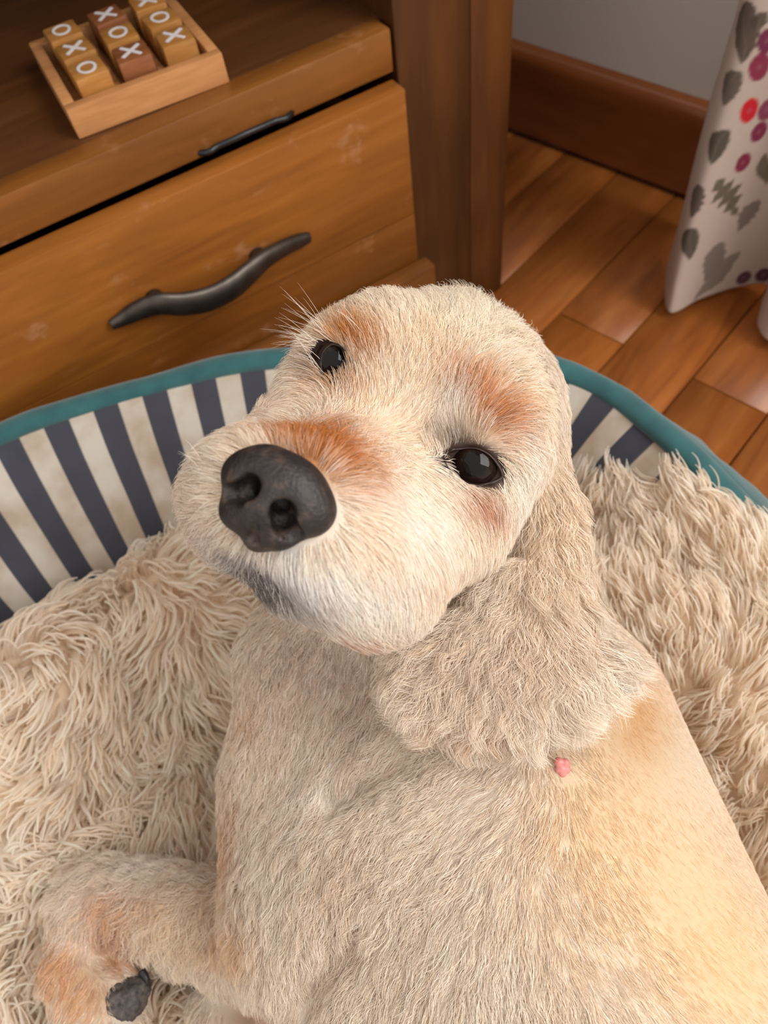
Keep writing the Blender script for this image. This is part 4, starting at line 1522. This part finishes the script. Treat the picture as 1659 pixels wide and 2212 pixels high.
# keep what lies in or near the view
zc = (np.concatenate([q, np.full((len(q), 1), .11)], 1) - CAM) @ ROT
uvq = project(zc)
vis = (uvq[:, 0] > -700) & (uvq[:, 0] < W_PX + 900) & (uvq[:, 1] < H_PX + 600)
q = q[vis]
d = inside_dist(q)
q = q[d > 0.0]
q = q[pr.random(len(q)) < np.where(q[:, 0] > .10, 1.0, .62)][:NT_]
q = q[dog_above(q) > .03 + 5 * (dog_above(q) > 5)] if False else q
h0, d0 = plush_h(q)
e_ = .003
hx = (plush_h(q + [e_, 0])[0] - h0) / e_
hy = (plush_h(q + [0, e_])[0] - h0) / e_
PN = norm(np.stack([-hx, -hy, np.ones(len(q))], 1))
PP = np.concatenate([q, h0[:, None]], 1)
# pile leans outward at the rim and swirls elsewhere
dx = (inside_dist(q + [e_, 0]) - inside_dist(q - [e_, 0])) / (2 * e_)
dy = (inside_dist(q + [0, e_]) - inside_dist(q - [0, e_])) / (2 * e_)
sw = np.array([pnoise(Vector((a * 11, b * 11, 7.7))) for a, b in q]) * 5.0 + np.array([pnoise(Vector((a * 30, b * 30, 2.7))) for a, b in q]) * 1.6
rimw = np.clip(1 - d0 / .05, 0, 1)
ang_ = np.arctan2(-dy, -dx) * rimw + (1 - rimw) * (sw - .7)
LEFT = 1 / (1 + np.exp((q[:, 0] - .08) / .02))
ang_ = ang_ * LEFT + (1 - LEFT) * (np.arctan2(.55, .65) * .7 + sw * .22)
gi = pr.choice(len(q), 2600, replace=False)
ga = ang_[gi] + pr.normal(0, .25, len(gi))
ci2 = nearest(PP, PP[gi])


def plines(P_, N_, a_, L_, lift_, ph_, amp_, f_=.9):
    D_ = np.stack([np.cos(a_), np.sin(a_), np.zeros(len(a_))], 1)
    T_ = norm(D_ - (D_ * N_).sum(1)[:, None] * N_)
    B_ = np.cross(N_, T_)
    K = 7
    sv = np.linspace(0, 1, K)
    out = np.zeros((len(P_), K, 3)); cur = P_ - N_ * .001; out[:, 0] = cur
    for j in range(1, K):
        s_ = (j - .5) / (K - 1)
        dd_ = norm(T_ + N_ * (lift_ * (1.6 - 1.9 * s_))[:, None])
        cur = cur + dd_ * (L_ / (K - 1))[:, None]
        out[:, j] = cur
    w_ = amp_[:, None] * sv[None]
    out += (w_ * (np.sin(2 * math.pi * f_ * sv[None] + ph_[:, None]) - np.sin(ph_)[:, None]))[..., None] * B_[:, None]
    out += (w_ * .6 * (np.cos(2 * math.pi * f_ * sv[None] + ph_[:, None]) - np.cos(ph_)[:, None]))[..., None] * N_[:, None]
    return out, sv


ng = len(gi)
gL, gl, gp = pr.uniform(.030, .042, ng), pr.uniform(.6, 1.5, ng), pr.uniform(0, 6.28, ng)
GLn, sv = plines(PP[gi], PN[gi], ga, gL * (.68 + .32 * LEFT[gi]), gl, gp, pr.uniform(.002, .005, ng) * (.4 + .6 * LEFT[gi]))
nn = len(q)
SLn, _ = plines(PP, PN, ang_ + pr.normal(0, .26, nn), pr.uniform(.024, .042, nn) * (.68 + .32 * LEFT), pr.uniform(.5, 1.5, nn), gp[ci2] + pr.normal(0, .6, nn), pr.uniform(.002, .005, nn) * (.4 + .6 * LEFT))
ck = (pr.uniform(.25, .8, nn) * (LEFT * .75 + (1 - LEFT) * 1.15))
SLn += (GLn[ci2] - SLn) * np.clip(ck, 0, .95)[:, None, None] * (sv ** 1.1)[None, :, None]
SLn[:, :, 2] = np.maximum(SLn[:, :, 2], .05)
prad = (LEFT * .00122 + (1 - LEFT) * .00068) * pr.uniform(.7, 1.25, nn)
pc = np.where((pr.random(nn) < .5)[:, None], np.array(s2l((250, 242, 230))), np.array(s2l((244, 230, 212))))
pc = pc * pr.uniform(.9, 1.06, nn)[:, None]
pile = curves_object('pile', SLn, prad, np.clip(pc, 0, .95), M_PLUSH, cush, cush_o, taper=.35)
pile['kind'] = 'stuff'
